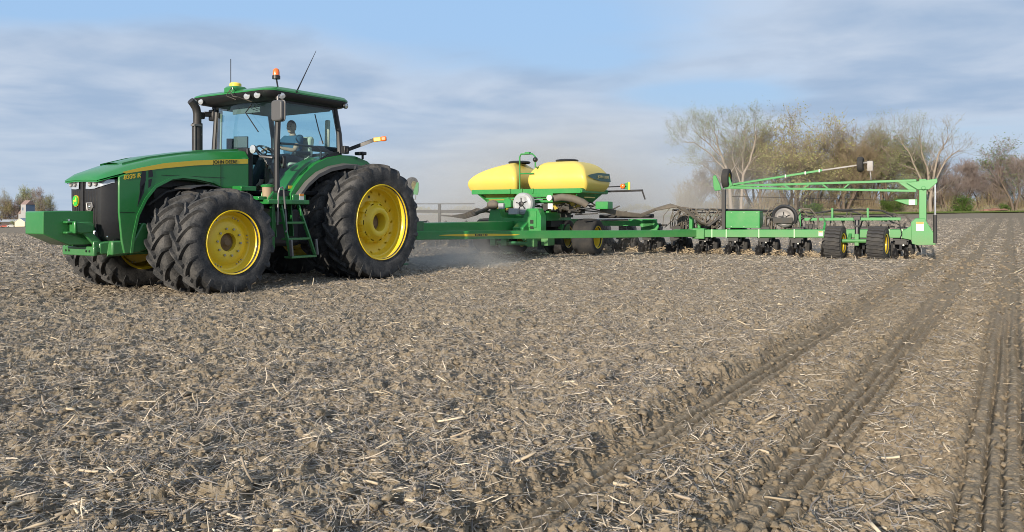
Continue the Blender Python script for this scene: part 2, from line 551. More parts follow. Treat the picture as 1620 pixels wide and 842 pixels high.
# ------------------------------------------------------------------ chopped stalks and leaves lying on the field
def straw_material():
    m, t, out = new_mat('dry_straw')
    p = t.node('ShaderNodeBsdfPrincipled')
    a = t.node('ShaderNodeAttribute'); a.attribute_name = 'tone'
    t.l.new(a.outputs['Color'], p.inputs['Base Color'])
    p.inputs['Roughness'].default_value = .7; p.inputs['Specular IOR Level'].default_value = .3
    t.l.new(p.outputs[0], out.inputs[0])
    return m
STRAW = straw_material()

def scatter_residue(name, n, lmin, lmax, wmin, wmax, r0, r1, a_, solid, palette, weights, lift, stand=.0, seed=3):
    g = np.random.default_rng(seed)
    u = g.random(n); r = (r0 ** a_ + u * (r1 ** a_ - r0 ** a_)) ** (1 / a_)
    th = g.uniform(R(-44), R(44), n)
    x = r * np.sin(th); y = r * np.cos(th)
    c = x * LAT.x + y * LAT.y
    d = c - (C_ROW0 + np.maximum(np.round((c - C_ROW0) / ROW), 0) * ROW)
    planted = c > C_ROW0 - .38
    keep = np.where(planted, np.where(np.abs(d) < .18, .06, .52), 1.0)
    clump = vnoise(x / .8, y / .8, 31) * .8 + .5 * vnoise(x / .22, y / .22, 32)
    keep = keep * np.clip(clump * 1.15, .1, 1)
    m = g.random(n) < keep
    x, y, r = x[m], y[m], r[m]; n = len(x)
    grow = np.maximum(1, r / 11.0)
    L = (lmin + (lmax - lmin) * g.random(n) ** 2.2) * np.minimum(grow, 1.7)
    W = g.uniform(wmin, wmax, n) * np.minimum(grow, 3)
    a = g.uniform(0, math.pi, n); tilt = g.normal(0, .22, n)
    up = g.random(n) < stand; tilt = np.where(up, g.uniform(.4, 1.2, n), tilt)
    dx, dy = np.cos(a) * np.cos(tilt), np.sin(a) * np.cos(tilt); dz = np.sin(tilt)
    z = field_height(x, y) + lift * g.random(n) + np.abs(dz) * L * .35 + W * .3
    bend = g.normal(0, .14, n)[:, None] * L[:, None]
    D = np.stack([dx, dy, dz], -1); S = np.stack([-np.sin(a), np.cos(a), 0 * a], -1)
    roll = g.uniform(-.9, .9, n)
    U = np.cross(D, S); S = S * np.cos(roll)[:, None] + U * np.sin(roll)[:, None]; U = np.cross(D, S)
    P = np.stack([x, y, z], -1)
    ts = np.array([-.5, -.17, .17, .5]) if solid else np.array([-.5, 0, .5]); ns = len(ts)
    pts = []
    for t_ in ts:
        q = P + D * (t_ * L)[:, None] + S * bend * (.25 - t_ * t_) * 2 - U * (np.abs(bend) * (.25 - t_ * t_))
        taper = 1.0 if solid else (1 - .75 * abs(t_) )
        hw = (W * .5 * taper)[:, None]
        if solid:
            pts += [q + S * hw, q + U * hw, q - S * hw, q - U * hw]
        else:
            pts += [q + S * hw, q + U * hw * .7, q - S * hw]
    k = 4 if solid else 3
    V = np.stack(pts, 1).reshape(-1, 3); nv = ns * k
    F = []
    for s_ in range(ns - 1):
        rng_ = range(k) if solid else range(k - 1)
        for j in rng_:
            j2 = (j + 1) % k
            F.append([s_ * k + j, s_ * k + j2, (s_ + 1) * k + j2, (s_ + 1) * k + j])
    if solid: F.append([3, 2, 1, 0]); F.append([12, 13, 14, 15])
    F = np.array(F)
    faces = (np.arange(n)[:, None, None] * nv + F[None]).reshape(-1, 4)
    pal = np.array(palette); idx = g.choice(len(pal), n, p=np.array(weights) / sum(weights))
    tone = pal[idx] * g.uniform(.75, 1.2, (n, 1))
    tone = np.repeat(np.hstack([np.clip(tone, 0, 1), np.ones((n, 1))]), nv, 0)
    me = bpy.data.meshes.new(name)
    me.vertices.add(len(V)); me.vertices.foreach_set('co', V.astype(np.float32).ravel())
    me.loops.add(faces.size); me.loops.foreach_set('vertex_index', faces.astype(np.int32).ravel())
    me.polygons.add(len(faces)); me.polygons.foreach_set('loop_start', (np.arange(len(faces)) * 4).astype(np.int32))
    me.update(calc_edges=True)
    at = me.color_attributes.new('tone', 'FLOAT_COLOR', 'POINT'); at.data.foreach_set('color', tone.astype(np.float32).ravel())
    me.materials.append(STRAW)
    o = bpy.data.objects.new(name, me); C.objects.link(o)
    return o

PAL = [(.36, .315, .255), (.50, .43, .34), (.23, .21, .195), (.62, .54, .42), (.12, .105, .092)]
o = scatter_residue('crop_residue', 1000000, .012, .13, .0022, .0075, 1.9, 95, .55, False, PAL, [5, 3.2, 4.5, 1.1, 3.2], .010, .015, 3)
tag(o, 'chopped grey and tan straw and leaf bits lying all over the field', 'crop residue', kind='stuff')
o = scatter_residue('stalk_pieces', 6500, .03, .15, .006, .017, 1.9, 40, .3, True, [(.46, .38, .27), (.38, .31, .23), (.29, .245, .19), (.58, .50, .37)], [4, 4, 3, 1], .010, .02, 5)
tag(o, 'thicker pale broken stalks scattered among the fine straw on the field', 'stalk pieces', kind='stuff')

# loose clods on the surface
def scatter_clods(n, seed=9):
    g = np.random.default_rng(seed)
    base = bmesh.new(); bmesh.ops.create_icosphere(base, subdivisions=2, radius=1)
    bv = np.array([v.co[:] for v in base.verts]); bf = np.array([[v.index for v in f.verts] for f in base.faces]); base.free()
    u = g.random(n); a_ = .5; r = (1.9 ** a_ + u * (45 ** a_ - 1.9 ** a_)) ** (1 / a_)
    th = g.uniform(R(-44), R(44), n); x = r * np.sin(th); y = r * np.cos(th)
    size = (.006 + .024 * g.random(n) ** 4) * np.clip(r / 10, 1, 1.8)
    m = 24000                                   # crumbs pushed up beside the planted rows
    r2 = (1.9 ** a_ + g.random(m) * (26 ** a_ - 1.9 ** a_)) ** (1 / a_); t2 = g.uniform(R(-20), R(44), m)
    x2 = r2 * np.sin(t2); y2 = r2 * np.cos(t2); c2 = x2 * LAT.x + y2 * LAT.y; k2 = np.maximum(np.round((c2 - C_ROW0) / ROW), 0)
    off = g.choice([-1, 1], m) * np.abs(g.normal(.20, .045, m)); sh = C_ROW0 + k2 * ROW + off - c2
    ok = c2 > C_ROW0 - .45
    x2 = (x2 + LAT.x * sh)[ok]; y2 = (y2 + LAT.y * sh)[ok]; r2 = r2[ok]
    x = np.concatenate([x, x2]); y = np.concatenate([y, y2]); size = np.concatenate([size, (.004 + .013 * g.random(len(x2)) ** 2.2) * np.clip(r2 / 9, 1, 1.8)])
    n = len(x)
    V = []
    for k in range(3):
        pass
    sc_ = g.uniform(.65, 1.25, (n, 1, 3)) * size[:, None, None]
    wob = 1 + .85 * (g.random((n, len(bv), 1)) - .5)
    V = bv[None] * sc_ * wob
    an = g.uniform(0, 6.28, n); ca, sa = np.cos(an)[:, None], np.sin(an)[:, None]
    V = np.stack([V[..., 0] * ca - V[..., 1] * sa, V[..., 0] * sa + V[..., 1] * ca, V[..., 2] * .62], -1)
    z = field_height(x, y) + size * .25
    V += np.stack([x, y, z], -1)[:, None, :]
    F = (np.arange(n)[:, None, None] * len(bv) + bf[None]).reshape(-1, 3)
    me = bpy.data.meshes.new('soil_clods'); V = V.reshape(-1, 3)
    me.vertices.add(len(V)); me.vertices.foreach_set('co', V.astype(np.float32).ravel())
    me.loops.add(F.size); me.loops.foreach_set('vertex_index', F.astype(np.int32).ravel())
    me.polygons.add(len(F)); me.polygons.foreach_set('loop_start', (np.arange(len(F)) * 3).astype(np.int32))
    me.update(calc_edges=True)
    me.materials.append(MATS['field_soil'])
    o = bpy.data.objects.new('soil_clods', me); C.objects.link(o)
    return tag(o, 'brown crumbs and clods of dry soil lying loose on the field', 'soil clods', kind='stuff')
scatter_clods(26000)

# ------------------------------------------------------------------ the tractor
def heading(v):                       # rotation about z that turns +x to v
    return math.atan2(v.y, v.x)

tractor = empty('tractor', O_T, heading(-D1))
tag(tractor, 'large green farm tractor with yellow wheels and front duals pulling the planter across the field', 'tractor')

def ag_tyre(Ro, W, Rr, n_lug=20, lug_h=.05, lug_w=.052):
    m = MB(); Rb = Ro - lug_h
    half = [(.40, Rr - .012), (.44, Rr + .02), (.485, Rr + (Rb - Rr) * .30), (.50, Rr + (Rb - Rr) * .55), (.485, Rr + (Rb - Rr) * .78), (.455, Rb - .035), (.43, Rb - .018), (.30, Rb - .004), (.0, Rb)]
    prof = [(a * W, r) for a, r in half] + [(-a * W, r) for a, r in half[::-1][1:]]
    m.lathe(prof, 72, 'y', close=True)
    def rad(y):                        # tread radius under a lug
        a = abs(y) / W
        xs = [0, .30, .43, .455, .485, .5]; rs = [Rb, Rb - .004, Rb - .018, Rb - .035, Rr + (Rb - Rr) * .78, Rr + (Rb - Rr) * .6]
        return float(np.interp(a, xs, rs))
    span = W * .56 / Ro
    for sd in (-1, 1):
        for i in range(n_lug):
            p0 = 2 * math.pi * (i + (.5 if sd > 0 else 0)) / n_lug
            rings = []
            T = [0, .2, .45, .7, .88, .97, 1.0]
            for t in T:
                y = sd * W * (-.03 + .525 * min(t, 1))
                ph = p0 + span * (t ** .85)
                hgt = lug_h * (1 if t < .9 else .8 if t < .99 else .12)
                rb = rad(y) - .008; rt = rad(abs(y)) + hgt
                if t >= .97: y2 = sd * W * (.49 if t < .99 else .497)
                else: y2 = y
                dph = lug_w * (.62 - .12 * t) / Ro; dpt = dph * .72
                sk = .30 * dph
                def P(r, a, yy): return (r * math.cos(a), yy, r * math.sin(a))
                rings.append([P(rb, ph - dph, y), P(rt, ph - dpt + 0 * sk, y2), P(rt, ph + dpt, y2), P(rb, ph + dph, y)])
            m.loft(rings, True, True)
    return m

def front_rim():
    m = MB()
    prof = [(.215, .445), (.225, .462), (.205, .470), (.185, .448), (.165, .435), (.13, .425), (.085, .415), (.06, .405), (.05, .385), (.05, .345), (.065, .325), (.09, .29), (.10, .22), (.092, .17), (.085, .135), (.03, .13), (-.10, .13)]
    m.lathe(prof, 64, 'y')
    m.lathe([(.05, .385), (-.05, .41), (-.20, .43), (-.215, .455), (-.225, .47)], 64, 'y')
    m.disc((0, -.06, 0), .36, .02, n=32)
    return m
def front_bolts(m):
    for k in range(10):
        a = 2 * math.pi * (k + .3) / 10
        m.disc((.20 * math.cos(a), .105, .20 * math.sin(a)), .017, .035, n=6)
    for g in range(6):
        for j in (-1, 0, 1):
            a = 2 * math.pi * g / 6 + j * .14
            m.disc((.365 * math.cos(a), .056, .365 * math.sin(a)), .011, .02, n=6)
    return m
def make_front_wheel():
    rm = front_rim(); rm.mi = 1; front_bolts(rm); r_ = rm.build('wheel', [YELLOW, STEEL], tractor, angle=40)
    ag_tyre(.785, .46, .452, 19, .052, .060).build('tyre', RUBBER, r_, angle=32)
    MB().lathe([(.075, .0001), (.075, .05), (.04, .075), (.02, .128), (-.02, .128)], 32).build('hub', BROWNH, r_)
    return r_
def rear_rim():
    m = MB()
    prof = [(.235, .655), (.242, .672), (.222, .682), (.200, .660), (.185, .640), (.165, .625), (.10, .615), (.085, .595), (.02, .585), (-.03, .572), (-.05, .545), (-.055, .50), (-.06, .42), (-.045, .36)]
    m.lathe(prof, 80, 'y')
    m.lathe([(-.05, .545), (-.12, .60), (-.22, .64), (-.235, .68)], 64, 'y')
    return m
def rear_hub():
    m = MB()
    def lob(t, r):
        c = math.cos(10 * t)
        return 1 + (.07 if c > .15 else -.015) if r > .30 else 1
    m.lathe([(-.06, .37), (.03, .365), (.06, .345), (.075, .32)], 120, 'y', radial=lob)
    m.lathe([(.075, .325), (.10, .295), (.155, .265), (.165, .245), (.165, .185), (.15, .165), (.05, .155), (-.06, .15)], 64, 'y')
    for k in range(5):
        a = 2 * math.pi * (k + .35) / 5
        m.disc((.30 * math.cos(a), .085, .30 * math.sin(a)), .030, .03, n=12)
    return m
def make_rear_wheel():
    r_ = rear_rim().build('wheel', YELLOW, tractor, angle=40)
    ag_tyre(1.055, .50, .665, 23, .055, .062).build('tyre', RUBBER, r_, angle=32)
    rear_hub().build('hub', YELLOW, r_, angle=40)
    MB().disc((0, -.02, 0), .145, .02).disc((0, .0, 0), .07, .06).build('axle_end', BROWNH, r_)
    MB().disc((.46 * math.cos(1.45), -.049, .46 * math.sin(1.45)), .026, .006).build('wheel_hole', DECALK, r_)
    return r_

fw = make_front_wheel()
for i, (y, ang) in enumerate(((1.37, .1), (.79, .27), (-.79, .4), (-1.37, .2))):
    wv_ = fw if i == 0 else copy_tree(fw, tractor)
    wv_.location = (0, y, .765)
    wv_.rotation_euler = (0, ang, 0) if y > 0 else (0, -ang, math.pi)
    if y < 0:                          # mirrored wheels: spin about so that the lugs still point forwards
        wv_.rotation_euler = (0, ang, 0); wv_.scale = (1, -1, 1)
rw = make_rear_wheel()
for i, y in enumerate((1.33, .70, -.70, -1.33)):
    wv_ = rw if i == 0 else copy_tree(rw, tractor)
    wv_.location = (-3.22, y, 1.02)
    wv_.rotation_euler = (0, .13 * i, 0)
    if y < 0: wv_.scale = (1, -1, 1)
if True:                               # the inner rear wheel lies hub to hub with the outer one: no dish of its own in sight
    pass

# front axle, engine block, transmission, chassis
m = MB()
m.beam((0, -1.2, .72), (0, 1.2, .72), .22, .22).box((0, 0, .72), (.34, .8, .34))
m.build('front_axle', DARKFRAME, tractor, bev=.01)
m = MB()
m.box((.45, 0, .78), (1.7, .56, .30)).box((-.35, 0, 1.25), (1.5, .56, .85)).box((-.1, 0, 1.75), (1.3, .66, .36)).box((-2.0, 0, 1.0), (2.3, .62, .75))
m.box((-1.2, 0, .62), (.9, .7, .28)).lathe([(-1.2, .19), (1.2, .19)], 24, c=(-3.22, 0, 1.02)).box((-3.0, 0, 1.15), (.9, .7, .75))
for k in range(6): m.lathe([(.30, .05), (.37, .05)], 10, c=(.1 - .14 * k, 0, 1.55 + .02 * (k % 2)))
m.tube([(.5, .36, 1.1), (.2, .40, 1.35), (-.1, .38, 1.5), (-.5, .4, 1.45)], .03)
m.tube([(.55, .36, 1.3), (.3, .42, 1.5), (-.2, .42, 1.62)], .022)
m.box((-.95, .40, 1.35), (.36, .2, .6)).box((-.4, .38, 1.1), (.3, .16, .3))
m.build('engine_and_gearbox', DARKFRAME, tractor, bev=.012)
m = MB()
m.prism([(1.18, .60), (1.18, .80), (.86, .80), (.72, 1.05), (.5, 1.0), (.2, .95), (.2, .80), (.8, .62)], .40, .50)
m.prism([(1.18, .60), (1.18, .80), (.86, .80), (.72, 1.05), (.5, 1.0), (.2, .95), (.2, .80), (.8, .62)], -.50, -.40)
m.prism([(1.18, .60), (1.30, .62), (1.30, .78), (1.15, .80), (.4, .80), (.4, .60)], -.40, .40)
m.build('chassis_nose', GREEN, tractor, bev=.02)
m = MB().box((-.95, .62, 1.58), (.30, .25, .08)).box((-.9, 1.0, 1.42), (.2, .3, .06))
m.build('side_bracket', GREEN, tractor, bev=.01)

# hood
def hood_ring(x, hw, zt_, zs, crown=.05, cr=.14):
    pts = []
    for k in range(13):
        u = -1 + 2 * k / 12
        y = hw * u
        drop = crown * u * u
        e = max(0, abs(u) - .72) / .28
        z = zt_ - drop - (zt_ - crown - zs) * (1 - math.sqrt(max(0, 1 - e * e)))
        pts.append((x, y, z))
    return pts
st = [(1.345, .40, 1.655, 1.64, .015), (1.325, .45, 1.70, 1.655, .03), (1.20, .505, 1.785, 1.70, .045), (.9, .53, 1.90, 1.79, .05), (.5, .535, 2.01, 1.88, .05), (0, .535, 2.10, 1.96, .05), (-.5, .535, 2.175, 2.02, .05), (-1.12, .535, 2.235, 2.07, .05)]
rings = [hood_ring(x, hw, a, b, c_) for x, hw, a, b, c_ in st]
m = MB()
m.loft(rings, False, False)
m.loft([[(x, y, z - .025) for x, y, z in r_] for r_ in rings], False, False)
m.add([p for p in rings[0]] + [(x - .03, y, z - .03) for x, y, z in rings[0]], [(k, k + 1, k + 14, k + 13) for k in range(12)])
m.build('hood', GREEN, tractor, angle=50)
# raised centre panel of the hood
m = MB()
m.loft([[(x, y * .52, z + .022 - .0 * x) for (x, y, z) in r_[0:13]] for r_ in rings[3:]], False, False)
m.loft([[(x + .0, -.279, z0 - .05), (x, -.279, z0 - .012 + .022)] for (x, z0) in [(r_[0][0], r_[6][2]) for r_ in rings[3:]]], False, False)
m.loft([[(x + .0, .279, z0 - .05), (x, .279, z0 - .012 + .022)] for (x, z0) in [(r_[0][0], r_[6][2]) for r_ in rings[3:]]], False, False)
m.build('hood_centre_panel', GREEN, tractor, angle=50)
side = [(1.06, .80), (1.10, 1.2), (1.10, 1.70), (.9, 1.78), (.5, 1.87), (0, 1.95), (-.5, 2.01), (-1.12, 2.06), (-1.12, 1.57), (-.62, 1.58), (-.42, 1.66), (-.16, 1.70), (.10, 1.715), (.27, 1.69), (.53, 1.56), (.68, 1.38), (.80, 1.15), (.87, .85), (.90, .62), (1.02, .62)]
for sg in (1, -1):
    m = MB().prism(side, .492 * sg, .533 * sg)
    ho = m.build('hood_side_panel', GREEN, tractor, bev=.012)
    # inner arch flange, turned inwards
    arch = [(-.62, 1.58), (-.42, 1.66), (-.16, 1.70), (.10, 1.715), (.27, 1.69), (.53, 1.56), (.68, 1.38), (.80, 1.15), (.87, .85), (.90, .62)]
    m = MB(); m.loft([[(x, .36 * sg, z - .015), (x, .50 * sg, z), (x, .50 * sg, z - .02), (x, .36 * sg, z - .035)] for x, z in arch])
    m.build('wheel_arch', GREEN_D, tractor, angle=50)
    if sg > 0:
        arc2 = [(x + dx_, z + dz_) for (x, z), (dx_, dz_) in zip(arch[1:], [(-.0, .035), (0, .037), (0, .037), (.012, .036), (.028, .028), (.035, .02), (.037, .01), (.037, .004), (.037, 0)])]
        m = MB(); m.loft([[(x, .531, z), (x2, .531, z2), (x2, .543, z2), (x, .545, z)] for (x, z), (x2, z2) in zip(arch[1:], arc2)])
        m.build('arch_moulding', GREEN, tractor, angle=50)
# vents, cut by a slanting bar
m = MB()
m.prism([(.79, 1.60), (.755, 1.80), (.70, 1.815), (.70, 1.66), (.79, 1.36)][0:5], .531, .538)
m.prism([(.655, 1.70), (.655, 1.825), (.60, 1.835), (.585, 1.72)], .531, .538)
m.prism([(.775, 1.57), (.71, 1.63), (.73, 1.48), (.83, 1.28)], .531, .538)
m.prism([(.655, 1.67), (.60, 1.69), (.62, 1.58), (.66, 1.55)], .531, .538)
m.build('side_vent', BLACK, tractor)
# panel seams
for c_, d_ in (((-.58, .534, 1.81), (.008, .006, .42)), ((.98, .534, 1.20), (.22, .006, .008)), ((-.1, .534, 1.745), (1.1, .006, .006))): MB().box(c_, d_).build('panel_seam', DECALK, tractor)
# yellow stripe and lettering
top = [(1.06, 1.775), (.8, 1.86 - .015), (.4, 1.935), (-.1, 2.00), (-.6, 2.045), (-1.10, 2.082)]
bot = [(-1.10, 2.005), (-.6, 1.97), (-.1, 1.925), (.4, 1.86), (.8, 1.795), (1.0, 1.757)]
m = MB().prism([(x, z - .012) for x, z in top + bot], .534, .5385)
m.build('hood_stripe', STRIPE, tractor)
text_on('JOHN DEERE', .075, (-.66, .541, 1.995), 'side', DECALK, tractor, 'stripe_lettering', tilt=-.075 * 0 + .065, width=.46, thick=.0005)
text_on('8335 R', .085, (.91, .537, 1.705), 'side', STRIPE, tractor, 'model_lettering', width=.26, shear=.25, thick=.002, tilt=.16)

# grille
def grille_ring(z, x0, hw):
    pts = []
    for k in range(17):
        u = -1 + 2 * k / 16
        y = hw * u
        x = x0 - .055 * abs(u) ** 2 - .18 * max(0, (abs(u) - .70) / .30) ** 2
        pts.append((x, y, z))
    return pts
gr = [grille_ring(z, x0, hw) for z, x0, hw in ((.79, 1.22, .43), (.86, 1.275, .455), (1.1, 1.295, .48), (1.4, 1.305, .497), (1.66, 1.305, .502))]
m = MB(); m.loft(gr, False, False)
m.loft([[(x - .12, y * .98, z) for x, y, z in r_] for r_ in gr], False, False)
m.box((1.04, 0, .80), (.14, .84, .03))
grille = m.build('grille', BLACK, tractor, angle=30)
m = MB()
for k in range(3, 14):
    if k in (8,): continue
    pts = []
    for z in (.90, 1.1, 1.3, 1.5):
        t_ = (z - .79) / .87; u = -1 + 2 * k / 16; hw = .43 + .07 * t_
        pts.append((1.305 - .055 * u * u - (.03 * max(0, 1 - t_ * 3)), hw * u, z))
    m.tube(pts, .008, 5)
m.box((1.305, 0, 1.2), (.03, .045, .85))
m.build('grille_bar', BLACKM, grille, smooth=False)
m = MB().tube([(1.312, .10, 1.33), (1.312, .23, 1.33), (1.305, .24, 1.28), (1.305, .19, 1.225), (1.312, .12, 1.225), (1.312, .10, 1.33)], .013, 6)
m.box((1.295, .17, 1.28), (.02, .10, .08))
m.build('screen_latch', GREYM, grille)
MB().ball((1.315, .18, 1.275), .020, 10).build('latch_button', CHROME, grille)
MB().ball((1.22, .445, .86), .016, 8).build('grille_bolt', CHROME, grille)
# round-cornered green badge with a yellow leaping animal
def rr(cx, cy, w_, h_, r_, n=5):
    pts = []
    for qx, qy, a0 in ((1, 1, 0), (-1, 1, 90), (-1, -1, 180), (1, -1, 270)):
        for k in range(n + 1):
            a = R(a0 + 90 * k / n); pts.append((cx + qx * (w_ / 2 - r_) + r_ * math.cos(a), cy + qy * (h_ / 2 - r_) + r_ * math.sin(a)))
    return pts
badge = MB().prism(rr(-.17, 1.36, .12, .14, .05), 1.312, 1.330, 'yz').build('badge', surf('badge_green', (.03, .42, .05), .35), grille)
MB().prism(rr(-.17, 1.36, .136, .156, .055), 1.304, 1.320, 'yz').build('badge_rim', STRIPE, badge)
deer = [(-.045, -.035), (-.02, -.01), (-.035, .012), (-.01, .018), (.012, .022), (.022, .045), (.014, .05), (.030, .052), (.036, .036), (.028, .02), (.04, .0), (.028, -.004), (.012, -.002), (-.008, -.008), (-.03, -.04)]
MB().prism([(-.17 + u * 1.1, 1.355 + v_ * 1.1) for u, v_ in deer], 1.330, 1.334, 'yz').build('badge_emblem', STRIPE, badge, smooth=False)
# headlamps under the lip of the hood
for sg in (1, -1):
    def fx(y): 
        u = abs(y) / .50
        return 1.312 - .055 * u ** 2 - .18 * max(0, (u - .70) / .30) ** 2
    topz, ys = 1.655, [.09, .18, .28, .36, .42, .47, .495, .503]
    low_ = [1.53, 1.525, 1.53, 1.55, 1.575, 1.61, 1.64, 1.652]
    m = MB()
    vs_ = [(fx(y) + .012 - (.30 * max(0, i - 5) / 2 if y > .48 else 0), y * sg, z) for i, (y, z) in enumerate(zip(ys, low_))]
    vt = [(fx(y) + .004 - (.30 * max(0, i - 5) / 2 if y > .48 else 0), y * sg, topz + (.0 if y < .48 else .012 * (i - 5))) for i, y in enumerate(ys)]
    n = len(ys)
    m.add(vs_ + vt, [(k, k + 1, n + k + 1, n + k) for k in range(n - 1)])
    hl = m.build('headlight', LENS, tractor, angle=60)
    for y, r_ in ((.19, .034), (.31, .032)):
        m = MB().lathe([(.0, .001), (.012, r_ * .5), (.02, r_), (.012, r_ * 1.1)], 16, 'x', (fx(y) + .008, y * sg, 1.593))
        m.build('reflector_bowl', GREYM, hl)

# front weight and its hitch
wpoly = [(1.97, 1.20), (1.955, 1.215), (1.28, 1.215), (1.22, 1.19), (1.22, .80), (1.27, .755), (1.63, .75), (1.97, .91)]
m = MB().prism(wpoly, -.23, .23)
fwt = m.build('front_weight', GREEN, tractor, bev=.028, seg=3)
m = MB()
for x, z in ((1.64, 1.09), (1.64, 1.045), (1.57, 1.05), (1.57, 1.015)): m.disc((x, .232, z), .012, .012, n=10)
m.box((1.64, .0, 1.217), (.16, .30, .01))
m.build('weight_bolt', DECALK, fwt)
MB().disc((1.64, .235, 1.095), .015, .02, n=10).build('weight_pin', CHROME, fwt)
m = MB()
for sg in (1, -1):
    m.prism([(1.60, .93), (1.60, 1.07), (1.40, 1.07), (1.36, 1.03), (1.36, .95), (1.40, .92), (1.55, .91)], .27 * sg, .37 * sg)
    m.prism([(1.52, .93), (1.40, .95), (1.25, .80), (1.12, .70), (1.12, .62), (1.30, .60), (1.36, .66), (1.36, .76)], .30 * sg, .35 * sg)
    m.box((1.66, .29 * sg, 1.065), (.12, .11, .03)).box((1.66, .29 * sg, .925), (.12, .11, .03)).box((1.63, .33 * sg, .995), (.03, .14, .165))
m.box((1.36, 0, .66), (.05, .80, .13)).box((1.33, .37, .72), (.10, .035, .16)).box((1.33, -.37, .72), (.10, .035, .16)).box((1.2, 0, .74), (.2, .6, .06))
m.build('front_hitch', GREEN, tractor, bev=.012)
for y in (-.3, -.22, .22, .3): MB().disc((1.388, y, .66), .016, .012, 'x', 10).build('hitch_bolt', DECALK, tractor)
MB().tube([(1.28, .25, .94), (1.30, .26, .82), (1.24, .27, .72)], .022).build('hitch_cylinder', CHROME, tractor)

# mudguards over the front wheels
for sg in (1, -1):
    m = MB(); rings = []
    for k in range(9):
        a = R(70 + 6.5 * k); rr_ = .845
        x, z = rr_ * math.cos(a) + .0, .765 + rr_ * math.sin(a)
        rings.append([(x, y * sg, z - dz_) for y, dz_ in ((.60, .02), (.62, 0), (.98, 0), (1.0, .02), (.98, .025), (.62, .015))])
    m.loft(rings); m.build('mudguard', BLACKM, tractor, angle=50)
    MB().tube([(-.1, .5 * sg, 1.3), (-.1, .6 * sg, 1.58), (-.1, .9 * sg, 1.6)], .025).build('mudguard_stay', BLACKM, tractor)

# exhaust stack
m = MB()
m.tube([(-.94, -.55, 1.9), (-.94, -.55, 2.70)], .085, 20)
m.tube([(-.94, -.55, 2.68), (-.94, -.55, 2.86), (-.92, -.55, 2.95), (-.86, -.55, 3.03), (-.81, -.55, 3.07)], [.067, .067, .068, .068, .06], 16)
m.build('exhaust_stack', BLACKM, tractor, angle=40)
m = MB().tube([(-.85, -.49, 2.1), (-.85, -.49, 2.66)], .012, 6).box((-.89, -.51, 2.66), (.14, .1, .03)).box((-.89, -.51, 2.2), (.14, .1, .03))
m.build('exhaust_bracket', GREYM, tractor)
# air intake canister at the far A post
m = MB().box((-1.55, -.92, 2.92), (.14, .14, .20)).beam((-1.55, -.92, 2.94), (-1.38, -.98, 2.93), .07, .09).box((-1.32, -1.0, 2.90), (.14, .12, .12))
m.build('far_mirror_arm', BLACK, tractor, bev=.02)

# ------------------------------------------------------------------ cab
cab = MB().box((-2.1, 0, 1.53), (1.5, 1.62, .08)).box((-2.55, 0, 1.80), (.60, 1.3, .5)).box((-1.20, 0, 1.9), (.12, .95, .72)).build('cab_floor', BLACK, tractor, bev=.02)
def pillar(p, q, wd, name='cab_pillar', mat=BLACK):
    return MB().beam(p, q, wd, wd).build(name, mat, tractor, bev=.015)
for sg in (1, -1):
    MB().tube([(-1.47, .80 * sg, 1.44), (-1.47, .80 * sg, 2.3), (-1.52, .79 * sg, 3.10)], [.052, .052, .045], 10).build('cab_pillar', BLACK, tractor)
    m = MB()
    pts = [(-2.86, .86, 2.26), (-2.84, .86, 2.6), (-2.74, .84, 3.08)]
    m.tube([(x, y * sg, z) for x, y, z in pts], [.06, .05, .05], 8)
    m.build('cab_pillar', BLACK, tractor)
    arc = [(-1.42, 1.52), (-1.70, 1.52), (-1.90, 1.56), (-2.02, 1.72), (-2.18, 1.92), (-2.38, 2.08), (-2.6, 2.19), (-2.88, 2.27)]
    m = MB(); m.loft([[(x, .80 * sg, z - .05), (x, .89 * sg, z - .05), (x + .01, .89 * sg, z + .035), (x + .01, .80 * sg, z + .035)] for x, z in arc])
    m.build('door_sill', BLACK, tractor, angle=50)
    m = MB().beam((-1.48, .85 * sg, 3.07), (-2.76, .84 * sg, 3.07), .06, .10); m.build('roof_rail', BLACK, tractor)
# windshield, side and rear panes
def pane(poly, a0, a1, plane, name='window', mat=GLASS): return MB().prism(poly, a0, a1, plane).build(name, mat, tractor, smooth=False)
m = MB(); rings = []
for z, x0 in ((1.55, -1.45), (2.3, -1.45), (3.04, -1.50)):
    rings.append([(x0 + .16 * (1 - (k / 6 - 1) ** 2), .76 * (k / 6 - 1), z) for k in range(13)])
m.loft(rings, False, False); m.build('windscreen', GLASS, tractor, angle=80)
doorp = [(-1.46, 1.57), (-1.90, 1.60), (-2.02, 1.77), (-2.18, 1.97), (-2.38, 2.13), (-2.6, 2.23), (-2.80, 2.29), (-2.72, 3.03), (-1.53, 3.03)]
m = MB()
m.add([(x, .862, z) for x, z in doorp], [tuple(range(9))]); door = m.build('door_glass', GLASS, tractor, smooth=False)
m = MB(); m.add([(x, -.862, z) for x, z in doorp], [tuple(range(9))]); m.build('side_window', GLASS, tractor, smooth=False)
m = MB(); m.add([(-2.86, -.8, 2.25), (-2.86, .8, 2.25), (-2.76, .78, 3.03), (-2.76, -.78, 3.03)], [(0, 1, 2, 3)]); m.build('rear_window', GLASS, tractor, smooth=False)
MB().box((-1.55, .885, 2.03), (.05, .04, .20)).tube([(-1.50, .90, 2.13), (-1.50, .93, 2.08), (-1.50, .93, 1.98), (-1.50, .90, 1.93)], .014, 6).build('door_handle', BLACK, tractor, bev=.006)
MB().tube([(-1.50, .82, 2.34), (-1.8, .80, 2.35), (-2.35, .80, 2.34), (-2.45, .80, 2.28), (-2.45, .80, 2.15)], .02, 8).build('door_grab_bar', BLACK, tractor)
m = MB().box((-2.62, .72, 2.32), (.5, .16, .10)).box((-2.80, 0, 2.10), (.10, 1.5, .34))
m.build('cab_rear_trim', BLACK, tractor, bev=.03)
